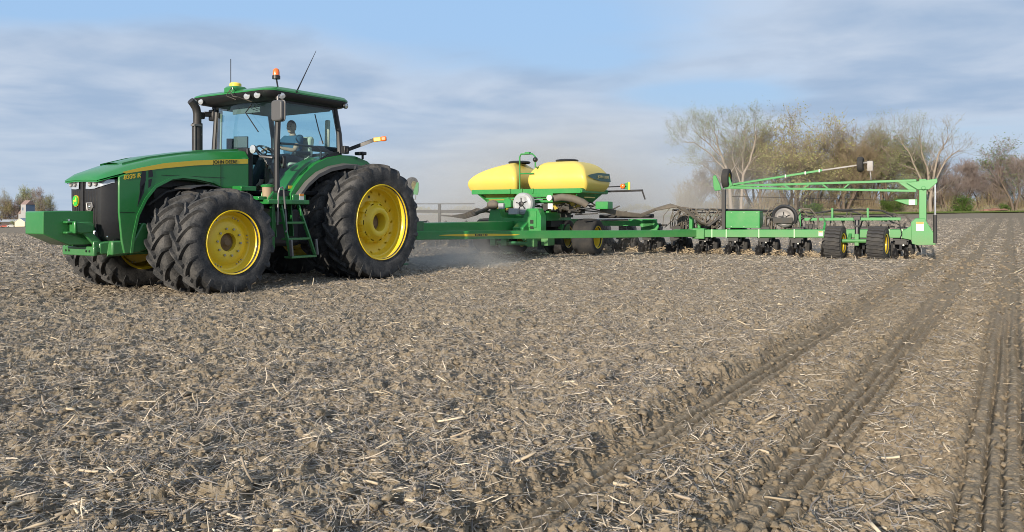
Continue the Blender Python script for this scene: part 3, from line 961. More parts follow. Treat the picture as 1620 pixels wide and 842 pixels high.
# beige posts seen inside
MB().beam((-2.70, .70, 2.25), (-2.70, .72, 2.85), .09, .06).build('inner_post_trim', BEIGE, tractor, bev=.02)
MB().beam((-1.55, -.78, 1.6), (-1.58, -.78, 3.0), .08, .05).build('inner_post_trim', BEIGE, tractor, bev=.02)
MB().box((-2.1, 0, 3.03), (1.25, 1.55, .06)).build('headliner', GREYI, tractor, bev=.02)
MB().box((-1.55, -.05, 2.96), (.02, .7, .12)).build('sun_blind', GREYI, tractor)
# roof
def roof_ring(hx0, hx1, hy, z, rc):
    pts = []
    cx, cy = (hx0 + hx1) / 2, 0; w_, h_ = hx1 - hx0, hy * 2
    return [(u, v_, z) for u, v_ in rr(cx, cy, w_, h_, rc, 6)]
m = MB()
m.loft([roof_ring(-2.86, -1.42, .86, 3.05, .12), roof_ring(-2.93, -1.22, .95, 3.07, .15), roof_ring(-3.0, -1.14, 1.0, 3.13, .17), roof_ring(-3.0, -1.13, 1.0, 3.175, .17)])
m.build('roof_underside', BLACK, tractor, angle=50)
m = MB()
m.loft([roof_ring(-3.01, -1.12, 1.01, 3.176, .18), roof_ring(-3.01, -1.13, 1.01, 3.20, .18), roof_ring(-2.98, -1.22, .97, 3.245, .18), roof_ring(-2.90, -1.45, .85, 3.275, .2), roof_ring(-2.6, -1.7, .5, 3.29, .2)])
m.build('roof_cap', GREEN, tractor, angle=40)
def work_light(c, d, r_=.062):
    d = Vector(d).normalized(); q = d.to_track_quat('X', 'Z').to_matrix()
    m = MB(); k = len(m.v)
    m.lathe([(-.02, .001), (-.02, r_ * 1.15), (.012, r_ * 1.15), (.016, r_ * 1.0)], 20, 'x')
    m2 = MB(); m2.lathe([(.020, .001), (.014, r_ * .6), (.012, r_ * .98)], 20, 'x')
    for mm in (m, m2): mm.v = [tuple(Vector(c) + q @ Vector((p[0], p[1] * 1.35, p[2]))) for p in mm.v]
    a = m.build('work_light', BLACK, tractor)
    m2.build('lens', LENS, a)
for y in (-.90, -.74, .70, .45): work_light((-1.155, y, 3.105), (1, .1 * (1 if y > 0 else -.3), -.12), .05)
work_light((-1.40, .985, 3.105), (.35, 1, -.15), .05)
work_light((-2.88, .985, 3.105), (-.3, 1, -.15), .045)
MB().tube([(-1.7, 1.0, 3.19), (-1.72, 1.0, 3.22)], .02, 6).build('roof_stud', BLACK, tractor)
# beacon
bc = MB().lathe([(0, .001), (0, .065), (.05, .065), (.06, .055)], 20, 'z', (-1.37, .90, 3.38)).tube([(-1.37, .93, 3.0), (-1.36, .96, 3.2), (-1.37, .90, 3.40)], .014, 6).build('beacon_base', BLACK, tractor)
MB().lathe([(.0, .055), (.06, .055), (.10, .045), (.12, .02), (.123, .0005)], 20, 'z', (-1.37, .90, 3.435)).build('beacon_lens', ORANGE, bc)
# positioning receiver
gp = MB()
gp.loft([roof_ring(-1.46, -1.12, .13, 3.20, .06), roof_ring(-1.45, -1.13, .14, 3.28, .06), roof_ring(-1.41, -1.17, .12, 3.315, .05)])
gp = gp.build('receiver_body', GREEN, tractor, bev=.006)
MB().lathe([(0, .095), (.05, .098), (.07, .08), (.078, .0005)], 20, 'z', (-1.28, 0, 3.31)).build('receiver_dome', surf('dome_yellow', (.80, .60, .08), .4), gp)
MB().tube([(-1.28, -.12, 3.3), (-1.28, -.12, 3.80)], .007, 5).build('receiver_antenna', BLACK, gp)
MB().tube([(-1.12, .12, 3.28), (-1.02, .18, 3.2), (-1.04, .25, 3.1), (-1.0, .40, 3.08), (-1.2, .5, 3.02)], .009, 6).tube([(-1.12, .1, 3.27), (-1.0, .12, 3.12), (-1.05, .3, 3.05)], .007, 6).build('receiver_cable', HOSE, tractor)
MB().tube([(-1.8, .9, 3.17), (-1.82, .9, 3.25), (-2.2, .95, 3.98)], [.014, .012, .004], 6).build('whip_antenna', BLACK, tractor)
MB().tube([(-1.33, .35, 3.0), (-1.26, .28, 2.86), (-1.24, .62, 2.52)], .010, 6).build('wiper', BLACK, tractor)
MB().tube([(-2.84, .25, 3.0), (-2.87, .32, 2.7), (-2.88, .42, 2.45)], .011, 6).build('rear_wiper', BLACK, tractor)
# mirror at the near front corner
mm_ = MB().tube([(-1.35, .93, 3.06), (-1.15, 1.22, 3.06), (-1.05, 1.30, 3.02), (-1.05, 1.30, 2.80)], .016, 8).build('mirror_arm', GREYM, tractor)
mi = MB().prism(rr(1.30, 2.80, .24, .33, .055), -1.085, -1.015, 'yz').build('mirror_housing', surf('grey_mirror_plastic', (.085, .085, .088), .5), mm_, bev=.02)
mi.rotation_euler = (0, 0, 0)
MB().prism(rr(1.30, 2.80, .255, .345, .06), -1.10, -1.082, 'yz').build('mirror_rim', surf('mirror_rim_plastic', (.22, .21, .20), .5), mm_)
# lamp on the hood corner
lm = MB().lathe([(-.05, .001), (-.04, .05), (.0, .07), (.02, .072)], 18, 'x', (-1.16, .60, 2.23)).tube([(-1.20, .60, 2.23), (-1.28, .62, 2.12), (-1.38, .80, 2.10)], .018).build('side_lamp', GREYM, tractor)
MB().lathe([(.028, .001), (.02, .07)], 18, 'x', (-1.16, .60, 2.23)).build('lens', LENS, lm)
# signal arm on the fender, far mirror
sa = MB(); sa.loft([[(x, y, z - .035), (x, y + .02, z - .035), (x, y + .02, z + .035), (x, y, z + .035)] for x, y, z in ((-2.88, .95, 2.30), (-2.92, 1.15, 2.36), (-2.99, 1.35, 2.43), (-3.07, 1.47, 2.485))])
sa = sa.build('signal_arm', BLACK, tractor, bev=.01)
MB().beam((-3.07, 1.48, 2.487), (-3.13, 1.60, 2.502), .05, .075).build('reflector', AMBER, sa, bev=.01)
MB().beam((-3.13, 1.60, 2.502), (-3.17, 1.69, 2.51), .06, .085).build('signal_lamp', ORANGE, sa, bev=.02)
MB().box((-2.90, .95, 2.32), (.12, .10, .14)).build('fender_fitting', BLACK, tractor, bev=.015)
MB().box((-3.30, .95, 2.28), (.12, .2, .06)).box((-3.30, 1.0, 2.22), (.04, .04, .1)).build('fender_lamp', BLACK, tractor, bev=.015)
# fenders
fc = [(-1.66, 1.48), (-1.76, 1.62), (-1.96, 1.83), (-2.2, 2.0), (-2.5, 2.12), (-2.86, 2.19), (-3.2, 2.19), (-3.5, 2.12), (-3.75, 1.98), (-3.95, 1.78)]
for sg in (1, -1):
    m = MB(); m.loft([[(x, y * sg, z + dz_) for y, dz_ in ((.42, 0), (.42, .05), (.86, .05), (.925, .03), (.925, -.12), (.90, -.12), (.90, .0))] for x, z in fc]); m.build('fender', GREEN, tractor, angle=50)
    m = MB(); m.loft([[(x, y * sg, z + dz_) for y, dz_ in ((.927, -.135), (.927, -.110), (.99, -.122), (1.02, -.14), (1.02, -.205), (1.005, -.205), (.99, -.15))] for x, z in fc]); m.build('fender_extension', GREYP, tractor, angle=50)
    m = MB(); m.prism([(-1.72, 1.46), (-1.98, 1.80), (-2.22, 1.98), (-2.5, 2.1), (-3.5, 2.1), (-3.8, 1.9), (-3.8, 1.2), (-2.2, 1.1), (-1.7, 1.2)], .40 * sg, .43 * sg); m.build('fender_liner', BLACKM, tractor)
# steps on the near side
pl = MB()
pl.box((-1.33, 1.05, 1.365), (.86, .42, .075)).box((-1.60, 1.18, 1.44), (.28, .03, .10)).beam((-.95, 1.2, 1.40), (-1.06, 1.2, 1.52), .03, .05).box((-1.4, .86, 1.45), (.6, .03, .14))
pl = pl.build('step_platform', GREEN, tractor, bev=.012)
m = MB()
for x0, x1 in ((-1.20, -1.26), (-1.56, -1.78)):
    m.beam((x0, 1.20, 1.33), (x1, 1.36, .50), .03, .06, up=(0, 1, 0))
    m.beam((x0, 1.0, 1.33), (x0 - .03, 1.02, .8), .02, .10, up=(0, 1, 0))
for z, x0, x1, y in ((1.03, -1.22, -1.62, 1.27), (.77, -1.24, -1.70, 1.32), (.48, -1.26, -1.80, 1.36)):
    m.box(((x0 + x1) / 2, y - .06, z), (abs(x1 - x0), .18, .035))
m.box((-1.10, 1.12, .98), (.06, .06, .72))
m.build('step_ladder', GREEN, tractor, bev=.006)
m = MB().beam((-1.24, 1.385, .76), (-1.25, 1.40, .50), .06, .03).beam((-1.78, 1.385, .76), (-1.80, 1.40, .50), .04, .03)
m.build('step_guard', GREYM, tractor, bev=.006)
MB().tube([(-1.10, 1.24, 1.0), (-1.10, 1.26, 1.5), (-1.12, 1.27, 1.58), (-1.16, 1.28, 1.60), (-1.19, 1.28, 1.55), (-1.22, 1.32, .92), (-1.19, 1.32, .88)], .014, 8).build('handrail', GREYM, tractor)
MB().box((-1.64, 1.198, 1.45), (.10, .004, .11)).build('warning_sticker', STICKER, tractor)
MB().box((-1.64, 1.201, 1.485), (.095, .004, .035)).build('warning_sticker', STICKO, tractor)
MB().box((-1.72, .872, 1.62), (.14, .004, .05)).build('warning_sticker', STRIPE, tractor)
# tan filter canister with green lid, fuel tank below the cab
cn = MB().lathe([(0, .001), (0, .07), (.22, .085), (.24, .085)], 20, 'z', (-1.02, 1.10, 1.36)).build('filter_canister', TANKT, tractor)
MB().lathe([(0, .10), (.03, .105), (.045, .07), (.05, .001)], 20, 'z', (-1.02, 1.10, 1.60)).build('canister_lid', GREEN, cn)
m = MB().box((-1.35, .72, .95), (.95, .5, .62)).box((-1.9, .70, .90), (.5, .3, .5)); m.build('fuel_tank', BLACK, tractor, bev=.06, seg=3)
m = MB()
for k in range(7):
    y = -.4 + .12 * k
    m.tube([(-3.3, y, 1.4), (-3.6, y, 1.5 + .05 * (k % 3)), (-4.1, y * .8, 1.25), (-4.5, y * .5, .95), (-5.0, y * .3, .9)], .02, 6)
m.build('rear_hoses', HOSE, tractor)
m = MB().box((-3.8, .0, .95), (.8, .3, .4)).beam((-3.6, 0, .55), (-4.8, 0, .55), .14, .09).beam((-3.5, .45, .8), (-4.3, .5, .6), .08, .12).beam((-3.5, -.45, .8), (-4.3, -.5, .6), .08, .12).box((-4.2, .75, .55), (.06, .5, .5))
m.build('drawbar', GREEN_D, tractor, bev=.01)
# ------------------------------------------------------------------ inside the cab
seat = MB().box((-2.50, 0, 2.02), (.50, .52, .14)).box((-2.46, 0, 1.85), (.3, .3, .3)).build('seat', BEIGE, tractor, bev=.05, seg=3)
MB().prism([(-2.74, 2.02), (-2.62, 2.06), (-2.68, 2.54), (-2.75, 2.60), (-2.82, 2.54)], -.28, .28).build('backrest', BEIGE, seat, bev=.04, seg=3)
MB().beam((-2.62, .34, 2.26), (-2.25, .34, 2.24), .09, .08).build('armrest', BLACK, seat, bev=.02)
m = MB().beam((-1.55, 0, 1.6), (-1.92, 0, 2.20), .12, .14); stc = m.build('steering_column', BLACK, tractor, bev=.02)
sw = MB(); th_ = [2 * math.pi * k / 24 for k in range(24)]
ax = Vector((-.50, 0, .86)).normalized(); e1 = Vector((0, 1, 0)); e2 = ax.cross(e1)
SWC = Vector((-1.95, 0, 2.26))
sw.tube([SWC + (e1 * math.cos(t) + e2 * math.sin(t)) * .19 for t in th_], .015, 8, closed=True)
for a in (.5, 2.6, 4.7): sw.tube([SWC, SWC + (e1 * math.cos(a) + e2 * math.sin(a)) * .19], .012, 6)
sw.build('steering_wheel', BLACK, stc)
def monitor(c, w_, h_, yaw):
    q = Matrix.Rotation(yaw, 3, 'Z')
    a = MB().box(c, (.04, w_, h_), q).tube([Vector(c) + Vector((.03, 0, -h_ / 2)), Vector(c) + Vector((.12, 0, -h_ / 2 - .25))], .014, 6).build('monitor', BLACK, tractor, bev=.01)
    MB().box(Vector(c) + q @ Vector((-.0215, 0, 0)), (.004, w_ * .85, h_ * .8), q).build('screen', SCREEN, a)
monitor((-1.62, -.28, 2.42), .26, .2, .4); monitor((-1.66, -.56, 2.40), .2, .2, .6); monitor((-1.85, -.62, 2.38), .22, .22, .9)
MB().box((-2.2, -.5, 2.15), (.7, .2, .18)).build('side_console', BLACK, tractor, bev=.03)

# ------------------------------------------------------------------ the driver
def skin_chain(verts, edges, radii, sub=1):
    me = bpy.data.meshes.new('tmp'); me.from_pydata([tuple(v) for v in verts], edges, [])
    o = bpy.data.objects.new('tmp', me); C.objects.link(o)
    mo = o.modifiers.new('s', 'SKIN'); sv = me.skin_vertices[0].data
    for k, r_ in enumerate(radii):
        sv[k].radius = (r_, r_) if isinstance(r_, (int, float)) else r_
        sv[k].use_root = (k == 0)
    sb = o.modifiers.new('u', 'SUBSURF'); sb.levels = sub; sb.render_levels = sub
    bpy.context.view_layer.update()
    res = bpy.data.meshes.new_from_object(o.evaluated_get(bpy.context.evaluated_depsgraph_get()))
    bpy.data.objects.remove(o); bpy.data.meshes.remove(me)
    return res

def fuse(meshes, voxel, name, mat, parent):
    bm = bmesh.new()
    for x in meshes: bm.from_mesh(x)
    me = bpy.data.meshes.new(name); bm.to_mesh(me); bm.free()
    o = bpy.data.objects.new('tmp', me); C.objects.link(o)
    r_ = o.modifiers.new('r', 'REMESH'); r_.mode = 'VOXEL'; r_.voxel_size = voxel; r_.use_smooth_shade = True
    s_ = o.modifiers.new('m', 'SMOOTH'); s_.iterations = 2; s_.factor = .4
    bpy.context.view_layer.update()
    res = bpy.data.meshes.new_from_object(o.evaluated_get(bpy.context.evaluated_depsgraph_get()))
    bpy.data.objects.remove(o)
    res.materials.clear(); res.materials.append(mat); res.shade_smooth()
    q = bpy.data.objects.new(name, res); C.objects.link(q)
    if parent: q.parent = parent
    return q

def mesh_of(mb):
    o = mb.build('tmp', SKIN); me = o.data; bpy.data.objects.remove(o); return me

# joints in the tractor's frame (x forward, y to the driver's left, z up)
hip = Vector((-2.52, 0, 2.14)); chest = Vector((-2.54, .0, 2.42)); neck = Vector((-2.52, .02, 2.60)); head = Vector((-2.475, .03, 2.735))
def arm(sg, hand):
    sh = Vector((-2.53, .19 * sg, 2.535)); el_ = Vector((-2.33, .27 * sg, 2.30))
    return sh, el_, Vector(hand)
armL = arm(1, (-2.08, .15, 2.34)); armR = arm(-1, (-2.08, -.14, 2.34))
V = [hip, chest, neck, head]; E_ = [(0, 1), (1, 2), (2, 3)]; RD = [(.15, .11), (.16, .115), .055, .06]
for a in (armL, armR):
    k = len(V); V += [a[0], a[1], a[2]]; E_ += [(1, k), (k, k + 1), (k + 1, k + 2)]; RD += [.062, .042, .028]
for sg in (1, -1):
    k = len(V); V += [Vector((-2.48, .09 * sg, 2.13)), Vector((-2.06, .14 * sg, 2.16)), Vector((-1.92, .13 * sg, 1.70)), Vector((-1.78, .14 * sg, 1.62))]
    E_ += [(0, k), (k, k + 1), (k + 1, k + 2), (k + 2, k + 3)]; RD += [.085, .062, .042, .035]
parts_ = [skin_chain(V, E_, RD, 2)]
hm = MB(); hm.ball(head + Vector((-.005, 0, .01)), .098, 20, (1.0, .80, 1.18)).ball(head + Vector((.055, 0, -.065)), .045, 14, (1, .95, .9))
hm.ball(head + Vector((.098, 0, -.012)), .018, 10, (1.1, .8, 1.4)).ball(head + Vector((.085, 0, -.052)), .022, 10, (.8, 1.3, .5))
for sg in (1, -1):
    hm.ball(head + Vector((-.005, .082 * sg, -.005)), .026, 10, (.8, .35, 1.25))
    hm.ball(head + Vector((.078, .033 * sg, .028)), .018, 8, (.8, 1.3, .5))
def turn(v): return head + Matrix.Rotation(math.radians(22), 3, 'Z') @ (Vector(v) - head)
hm.v = [tuple(turn(v)) for v in hm.v]
parts_.append(mesh_of(hm))
for a, sg in ((armL, 1), (armR, -1)):          # hands closed on the rim of the wheel
    wst = a[2]; d = (SWC + Vector((.0, .16 * sg, .02)) - wst).normalized()
    sd = Vector((0, 1, 0)); dn = d.cross(sd).normalized(); dn = -dn if dn.z > 0 else dn
    palm = wst + d * .05
    parts_.append(mesh_of(MB().loft([[wst + d * t + sd * (w_ * i) + dn * (.015 * j) for i, j in ((-1, -1), (1, -1), (1, 1), (-1, 1))] for t, w_ in ((-.01, .024), (.03, .036), (.085, .040))])))
    for f in range(4):
        b_ = wst + d * .075 + sd * (-.030 + .020 * f); ln = (.9, 1.0, .95, .75)[f]
        pv = [b_, b_ + d * .035 * ln, b_ + d * .050 * ln + dn * .026 * ln, b_ + d * .030 * ln + dn * .044 * ln]
        parts_.append(skin_chain(pv, [(0, 1), (1, 2), (2, 3)], [.0095, .009, .008, .007], 1))
    b_ = wst + d * .03 - sd * .03 * sg
    pv = [b_, b_ + d * .03 - sd * .018 * sg + dn * .012, b_ + d * .05 - sd * .010 * sg + dn * .032]
    parts_.append(skin_chain(pv, [(0, 1), (1, 2)], [.012, .010, .008], 1))
person = fuse(parts_, .0075, 'person', SKIN, None)
TM = tractor.matrix_world if False else Matrix.Translation(O_T) @ Matrix.Rotation(heading(-D1), 4, 'Z')
org = Vector((-2.52, 0, 2.09))
for v in person.data.vertices: v.co -= org
person.location = TM @ org; person.rotation_euler = (0, 0, heading(-D1))
tag(person, 'driver in a dark blue shirt seated at the wheel inside the tractor cab', 'person')
def local_to_person(o):
    for v in o.data.vertices: v.co -= org
    o.parent = person
    return o
sv_ = [hip + Vector((0, 0, -.03)), chest, Vector((-2.53, .01, 2.575))]; se = [(0, 1), (1, 2)]; sr = [(.168, .135), (.182, .135), (.075, .07)]
for a in (armL, armR):
    k = len(sv_); sv_ += [a[0], a[0].lerp(a[1], .62)]; se += [(1, k), (k, k + 1)]; sr += [.082, .064]
sh_ = fuse([skin_chain(sv_, se, sr, 2)], .010, 'shirt', SHIRT, None); local_to_person(sh_)
tv = [hip + Vector((0, 0, -.02))]; te = []; tr_ = [(.17, .12)]
for sg in (1, -1):
    k = len(tv); tv += [Vector((-2.48, .09 * sg, 2.14)), Vector((-2.05, .14 * sg, 2.165)), Vector((-1.93, .13 * sg, 1.76))]
    te += [(0, k), (k, k + 1), (k + 1, k + 2)]; tr_ += [.10, .076, .056]
local_to_person(fuse([skin_chain(tv, te, tr_, 2)], .012, 'trousers', TROUSER, None))
bo = MB()
for sg in (1, -1): bo.loft([[(x, .14 * sg + dy, z) for dy, z in ((-.045, 1.57), (.045, 1.57), (.04, zt_), (-.04, zt_))] for x, zt_ in ((-1.99, 1.70), (-1.90, 1.72), (-1.80, 1.65), (-1.70, 1.61))])
local_to_person(bo.build('boots', BROWNH, None, bev=.015))
hr = MB(); hv = head + Vector((-.012, 0, .022))
hr.ball(hv, .102, 22, (1.0, .82, 1.13))
keep = [i for i, p in enumerate(hr.v) if ((Vector(p) - head).x < .0 and (Vector(p) - head).z > -.075 + .5 * max(0, (Vector(p) - head).x + .04)) or (Vector(p) - head).z > .062 + .25 * max(0, (Vector(p) - head).x - .04)]
ks = set(keep); fs = [f for f in hr.f if all(i in ks for i in f)]
hr.f = fs; hr.m = [0] * len(fs); hr.v = [tuple(turn(v)) for v in hr.v]
local_to_person(hr.build('hair', HAIR, None))
ey = MB()
for sg in (1, -1): ey.ball(head + Vector((.083, .032 * sg, .012)), .009, 8)
ey.v = [tuple(turn(v)) for v in ey.v]
local_to_person(ey.build('eyes', DECALK, None))
br = MB()
for sg in (1, -1): br.box(head + Vector((.092, .034 * sg, .038)), (.008, .034, .008))
br.v = [tuple(turn(v)) for v in br.v]
local_to_person(br.build('eyebrows', HAIR, None))

# ------------------------------------------------------------------ the planter (its own frame: x forward, y to the near side)
planter = empty('planter', O_P, heading(-B_P))
tag(planter, 'wide green row-crop planter with two yellow seed tanks pulled behind the tractor', 'planter')
PG = GREEN_P
def pp(m, name, mat=PG, par=None, **kw):
    kw.setdefault('bev', .008)
    return m.build(name, mat, par or planter, **kw)

# tongue and the two long draft beams
tg = pp(MB().beam((-.1, 0, .84), (-6.1, 0, .84), .34, .25), 'tongue', bev=.02)
pp(MB().box((-.9, .0, .85), (1.0, .5, .30)).box((-.2, 0, .62), (.6, .2, .12)), 'hitch_head', GREEN_D)
pp(MB().box((-.45, .30, .45), (.12, .12, .75)).box((-.45, .30, .12), (.28, .30, .03)), 'jack_stand', GREEN_D)
for sg in (1, -1):
    p, q = Vector((-1.1, .24 * sg, .70)), Vector((-9.28, 3.95 * sg, .60))
    db = pp(MB().beam(p, q, .14, .19), 'draft_beam')
    if sg > 0:
        d = (q - p).normalized(); nn = Vector((-d.y, d.x, 0)).normalized(); nn = nn if nn.x > 0 else -nn
        up = Vector((0, 0, 1)); rt = d                     # reading direction runs to the right, backwards along the beam
        M3 = Matrix((rt, up, nn)).transposed()
        def on_beam(s_, dz=0.0, out=.0): return p + d * s_ + nn * (.0705 + out) + Vector((0, 0, dz))
        m = MB(); N = 16; s0, s1 = .55, 2.75
        a = []; b = []
        for k in range(N + 1):
            t = k / N; h_ = .028 * (math.sin(math.pi * t)) ** .6 + .002
            a.append(on_beam(s0 + (s1 - s0) * t, h_)); b.append(on_beam(s0 + (s1 - s0) * t, -h_))
        vs_ = a + b + [v + nn * .004 for v in a] + [v + nn * .004 for v in b]
        n = N + 1
        fs = [(2 * n + k, 2 * n + k + 1, 3 * n + k + 1, 3 * n + k) for k in range(N)] + [(k, k + 1, 2 * n + k + 1, 2 * n + k) for k in range(N)] + [(n + k, n + k + 1, 3 * n + k + 1, 3 * n + k) for k in range(N)]
        m.add(vs_, fs); m.build('beam_decal', STRIPE, db)
        text_on('DB60', .06, on_beam(1.66, 0, .006), M3, DECALK, db, 'decal_lettering', width=.34, thick=.002)
m = MB()
for k, (z, y) in enumerate(((1.05, .1), (1.12, .0), (1.08, -.1), (1.16, .05), (1.02, .18))):
    m.tube([(1.0, y * .5, .95 + .02 * k), (.3, y, z + .15), (-.2, y * 2, z + .02), (-.7, y * 1.5, 1.0), (-1.6, y, .99)], .018, 6)
pp(m, 'hydraulic_hoses', HOSE, bev=0)
m = MB().box((-.35, .0, .98), (.9, .45, .16)).box((-.8, .1, 1.06), (.3, .2, .1)); pp(m, 'hose_manifold', DARKFRAME)
# lower link and lift cylinders near the cart
m = MB().tube([(-5.3, .9, .38), (-5.7, -.45, .38)], .055, 10).tube([(-5.5, .5, .50), (-6.6, .6, .45)], .06, 10).box((-5.3, .85, .42), (.20, .22, .22)).box((-5.55, -.1, .42), (.18, .16, .22)).box((-5.65, -.5, .40), (.18, .16, .20)).box((-6.0, .95, .42), (.4, .2, .2))
pp(m, 'lift_linkage', PG)
# centre castings
m = MB()
m.prism([(-.62, .72), (-.62, 1.0), (-.56, 1.30), (-.30, 1.30), (-.20, 1.05), (.45, 1.05), (.55, 1.30), (.88, 1.30), (.98, 1.1), (.98, .70)], -5.85, -5.55, 'yz')
m.prism([(-5.6, .70), (-5.6, .98), (-5.25, .80), (-5.25, .70)], .3, .62)
m.box((-5.54, .72, 1.02), (.02, .26, .45))
pp(m, 'centre_casting', PG, bev=.02)
pp(MB().box((-5.532, .72, .95), (.01, .10, .10)).box((-5.532, .72, .80), (.01, .10, .07)), 'casting_opening', DECALK, bev=0)
m = MB().beam((-5.8, -1.3, .75), (-8.9, -1.3, .75), .18, .25).beam((-5.8, .90, .78), (-5.8, -1.3, .78), .2, .25).beam((-6.2, .16, .85), (-9.3, .16, .85), .16, .22).beam((-6.2, -.5, .85), (-9.3, -.5, .85), .16, .22)
m.box((-6.9, 0, 1.08), (1.5, 1.7, .22)).beam((-6.4, .75, 1.15), (-6.5, .75, 1.5), .1, .1).beam((-7.6, .75, 1.15), (-7.6, .75, 1.5), .1, .1).beam((-6.4, -.75, 1.15), (-6.5, -.75, 1.5), .1, .1).beam((-7.6, -.75, 1.15), (-7.6, -.75, 1.5), .1, .1)
pp(m, 'cart_frame', PG)
# fans
def fan(loc, r_, mat=WHITEM, dark=BLACK):
    f = MB(); f.lathe([(-.16, .001), (-.16, r_ * .96), (-.12, r_), (.0, r_), (.05, r_ * .9), (.07, r_ * .70), (.06, r_ * .5), (.07, r_ * .32), (.07, .001)], 40, 'x', loc)
    f = pp(f, 'fan_housing', mat, bev=0, angle=25)
    g = MB()
    for k in range(5):
        a = 2 * math.pi * k / 5 + .4
        g.tube([(loc[0] + .08, loc[1], loc[2]), (loc[0] + .075, loc[1] + r_ * .55 * math.cos(a), loc[2] + r_ * .55 * math.sin(a))], .014, 5)
    g.lathe([(.06, .07), (.11, .065), (.12, .001)], 16, 'x', loc)
    pp(g, 'fan_motor', dark, f, bev=0)
    return f
fan((-5.62, .40, 1.42), .30)
pp(MB().box((-5.45, .22, 1.22), (.12, .26, .16)).box((-5.45, -.15, 1.36), (.10, .16, .16)), 'valve_block', WHITEM, bev=.015)
pp(MB().ball((-5.5, -.45, 1.40), .13, 14, (1, 1.4, 1)).tube([(-5.5, -.45, 1.4), (-5.6, -.8, 1.25), (-5.9, -1.2, 1.2)], .06, 8), 'air_duct', HOSE_T, bev=0)
pp(MB().prism([(-.12, 1.30), (-.12, 1.52), (.0, 1.60), (.10, 1.5), (.10, 1.34)], -5.62, -5.50, 'yz'), 'fan_bracket', PG)
pp(MB().disc((-5.9, 1.05, 1.58), .075, .05, 'x', 20), 'gauge_dial', STICKER, bev=0)
pp(MB().box((-5.9, 1.08, 1.36), (.04, .14, .14)), 'warning_sticker', STICKER, bev=0)
# tanks
def tank(y_in, y_out, slope, nm):
    def ring(x0, x1, ya, yb, z, rc=.22):
        rc = rc * .5
        return [(u, v_, z) for u, v_ in rr((x0 + x1) / 2, (ya + yb) / 2, abs(x1 - x0), abs(yb - ya), rc, 6)]
    sg = 1 if y_out > y_in else -1
    R_ = lambda x0, x1, a, b, z, rc=.22: ring(x0, x1, y_in + sg * a, y_out - sg * b, z, rc)
    rings = [R_(-7.45, -6.42, .18, .22, 1.68, .14), R_(-7.62, -6.30, .07, .08, 1.75, .16), R_(-7.80, -6.20, .02, .0, 1.92, .18), R_(-7.88, -6.14, 0, .01, 2.06, .20),
             R_(-7.84, -6.16, .03, .05 + slope * .15, 2.22, .22), R_(-7.74, -6.24, .10, .12 + slope * .36, 2.36, .26), R_(-7.62, -6.36, .20, .24 + slope * .62, 2.48, .28),
             R_(-7.48, -6.50, .34, .42 + slope * .8, 2.56, .26), R_(-7.35, -6.65, .46, .60 + slope * .85, 2.59, .2)]
    m = MB(); m.loft(rings)
    t_ = m.build('seed_tank', TANK, planter, angle=60)
    sb = t_.modifiers.new('sub', 'SUBSURF'); sb.levels = 1; sb.render_levels = 1
    cy = ((y_in + sg * .46) + (y_out - sg * (.60 + slope * .85))) / 2
    MB().lathe([(0, .30), (.035, .32), (.06, .30), (.075, .22), (.08, .001)], 28, 'z', (-7.0, cy, 2.585)).build('tank_lid', BLACK, t_)
    # hopper bottom
    MB().loft([ring(-7.5, -6.4, y_in + sg * .2, y_out - sg * .30, 1.70, .1), ring(-7.3, -6.6, y_in + sg * .45, y_out - sg * .65, 1.36, .1), ring(-7.2, -6.7, y_in + sg * .6, y_out - sg * .8, 1.25, .08)]).build('hopper_bottom', TANK, t_, angle=40)
    return t_
tn = tank(.22, 1.99, .0, 'near'); tf = tank(-.10, -1.74, .9, 'far')
# lens-shaped dark decal on the near end of the near tank
m = MB(); n = 12; va = []; vb = []
for k in range(n + 1):
    t = k / n; x = -6.26 - 1.56 * t; h_ = .115 * min(1, (t * 1.9) ** .7)
    zc = 2.155
    yo = lambda z: 1.995 - .55 * max(0, z - 2.10) ** 1.5 - .02
    va.append((x, yo(zc + h_) + .018, zc + h_)); vb.append((x, yo(zc - h_) + .018, zc - h_))
m.add(va + vb, [(k, k + 1, n + 2 + k, n + 1 + k) for k in range(n)])
dc = m.build('tank_decal', DECALG, tn)
text_on('JOHN DEERE', .10, (-7.28, 2.006, 2.155), 'side', surf('pale_gold_print', (.50, .42, .16), .4), dc, 'tank_lettering', width=.78, thick=.001)
# sloping pan and rails that carry the tanks
m = MB()
m.beam((-6.12, -1.50, 1.765), (-6.12, 1.86, 1.765), .05, .13).beam((-7.86, -1.5, 1.765), (-7.86, 1.86, 1.765), .05, .13)
m.beam((-6.20, -1.1, 1.58), (-6.20, 1.55, 1.58), .05, .05)
m.beam((-6.12, 1.87, 1.765), (-7.86, 1.87, 1.765), .05, .10).beam((-6.12, -1.50, 1.765), (-7.86, -1.50, 1.765), .05, .10)
m.loft([[(-6.12, 1.84, 1.83), (-6.12, 1.88, 1.83), (-6.32, 2.12 - .60, 1.48), (-6.32, 1.48, 1.48)], [(-7.86, 1.84, 1.83), (-7.86, 1.88, 1.83), (-7.66, 1.52, 1.48), (-7.66, 1.48, 1.48)]])
m.loft([[(-6.12, -1.47, 1.83), (-6.12, -1.51, 1.83), (-6.32, -1.14, 1.48), (-6.32, -1.10, 1.48)], [(-7.86, -1.47, 1.83), (-7.86, -1.51, 1.83), (-7.66, -1.14, 1.48), (-7.66, -1.10, 1.48)]])
m.beam((-6.10, -.05, 1.66), (-6.10, 1.05, 1.66), .03, .10).beam((-6.3, -1.1, 1.50), (-6.3, 1.5, 1.50), .06, .07).beam((-7.7, -1.1, 1.50), (-7.7, 1.5, 1.50), .06, .07)
for y in (-.25, .12, .45): m.beam((-6.09, y, 1.84), (-6.09, y, 1.70), .04, .06)
pp(m, 'tank_cradle', PG)
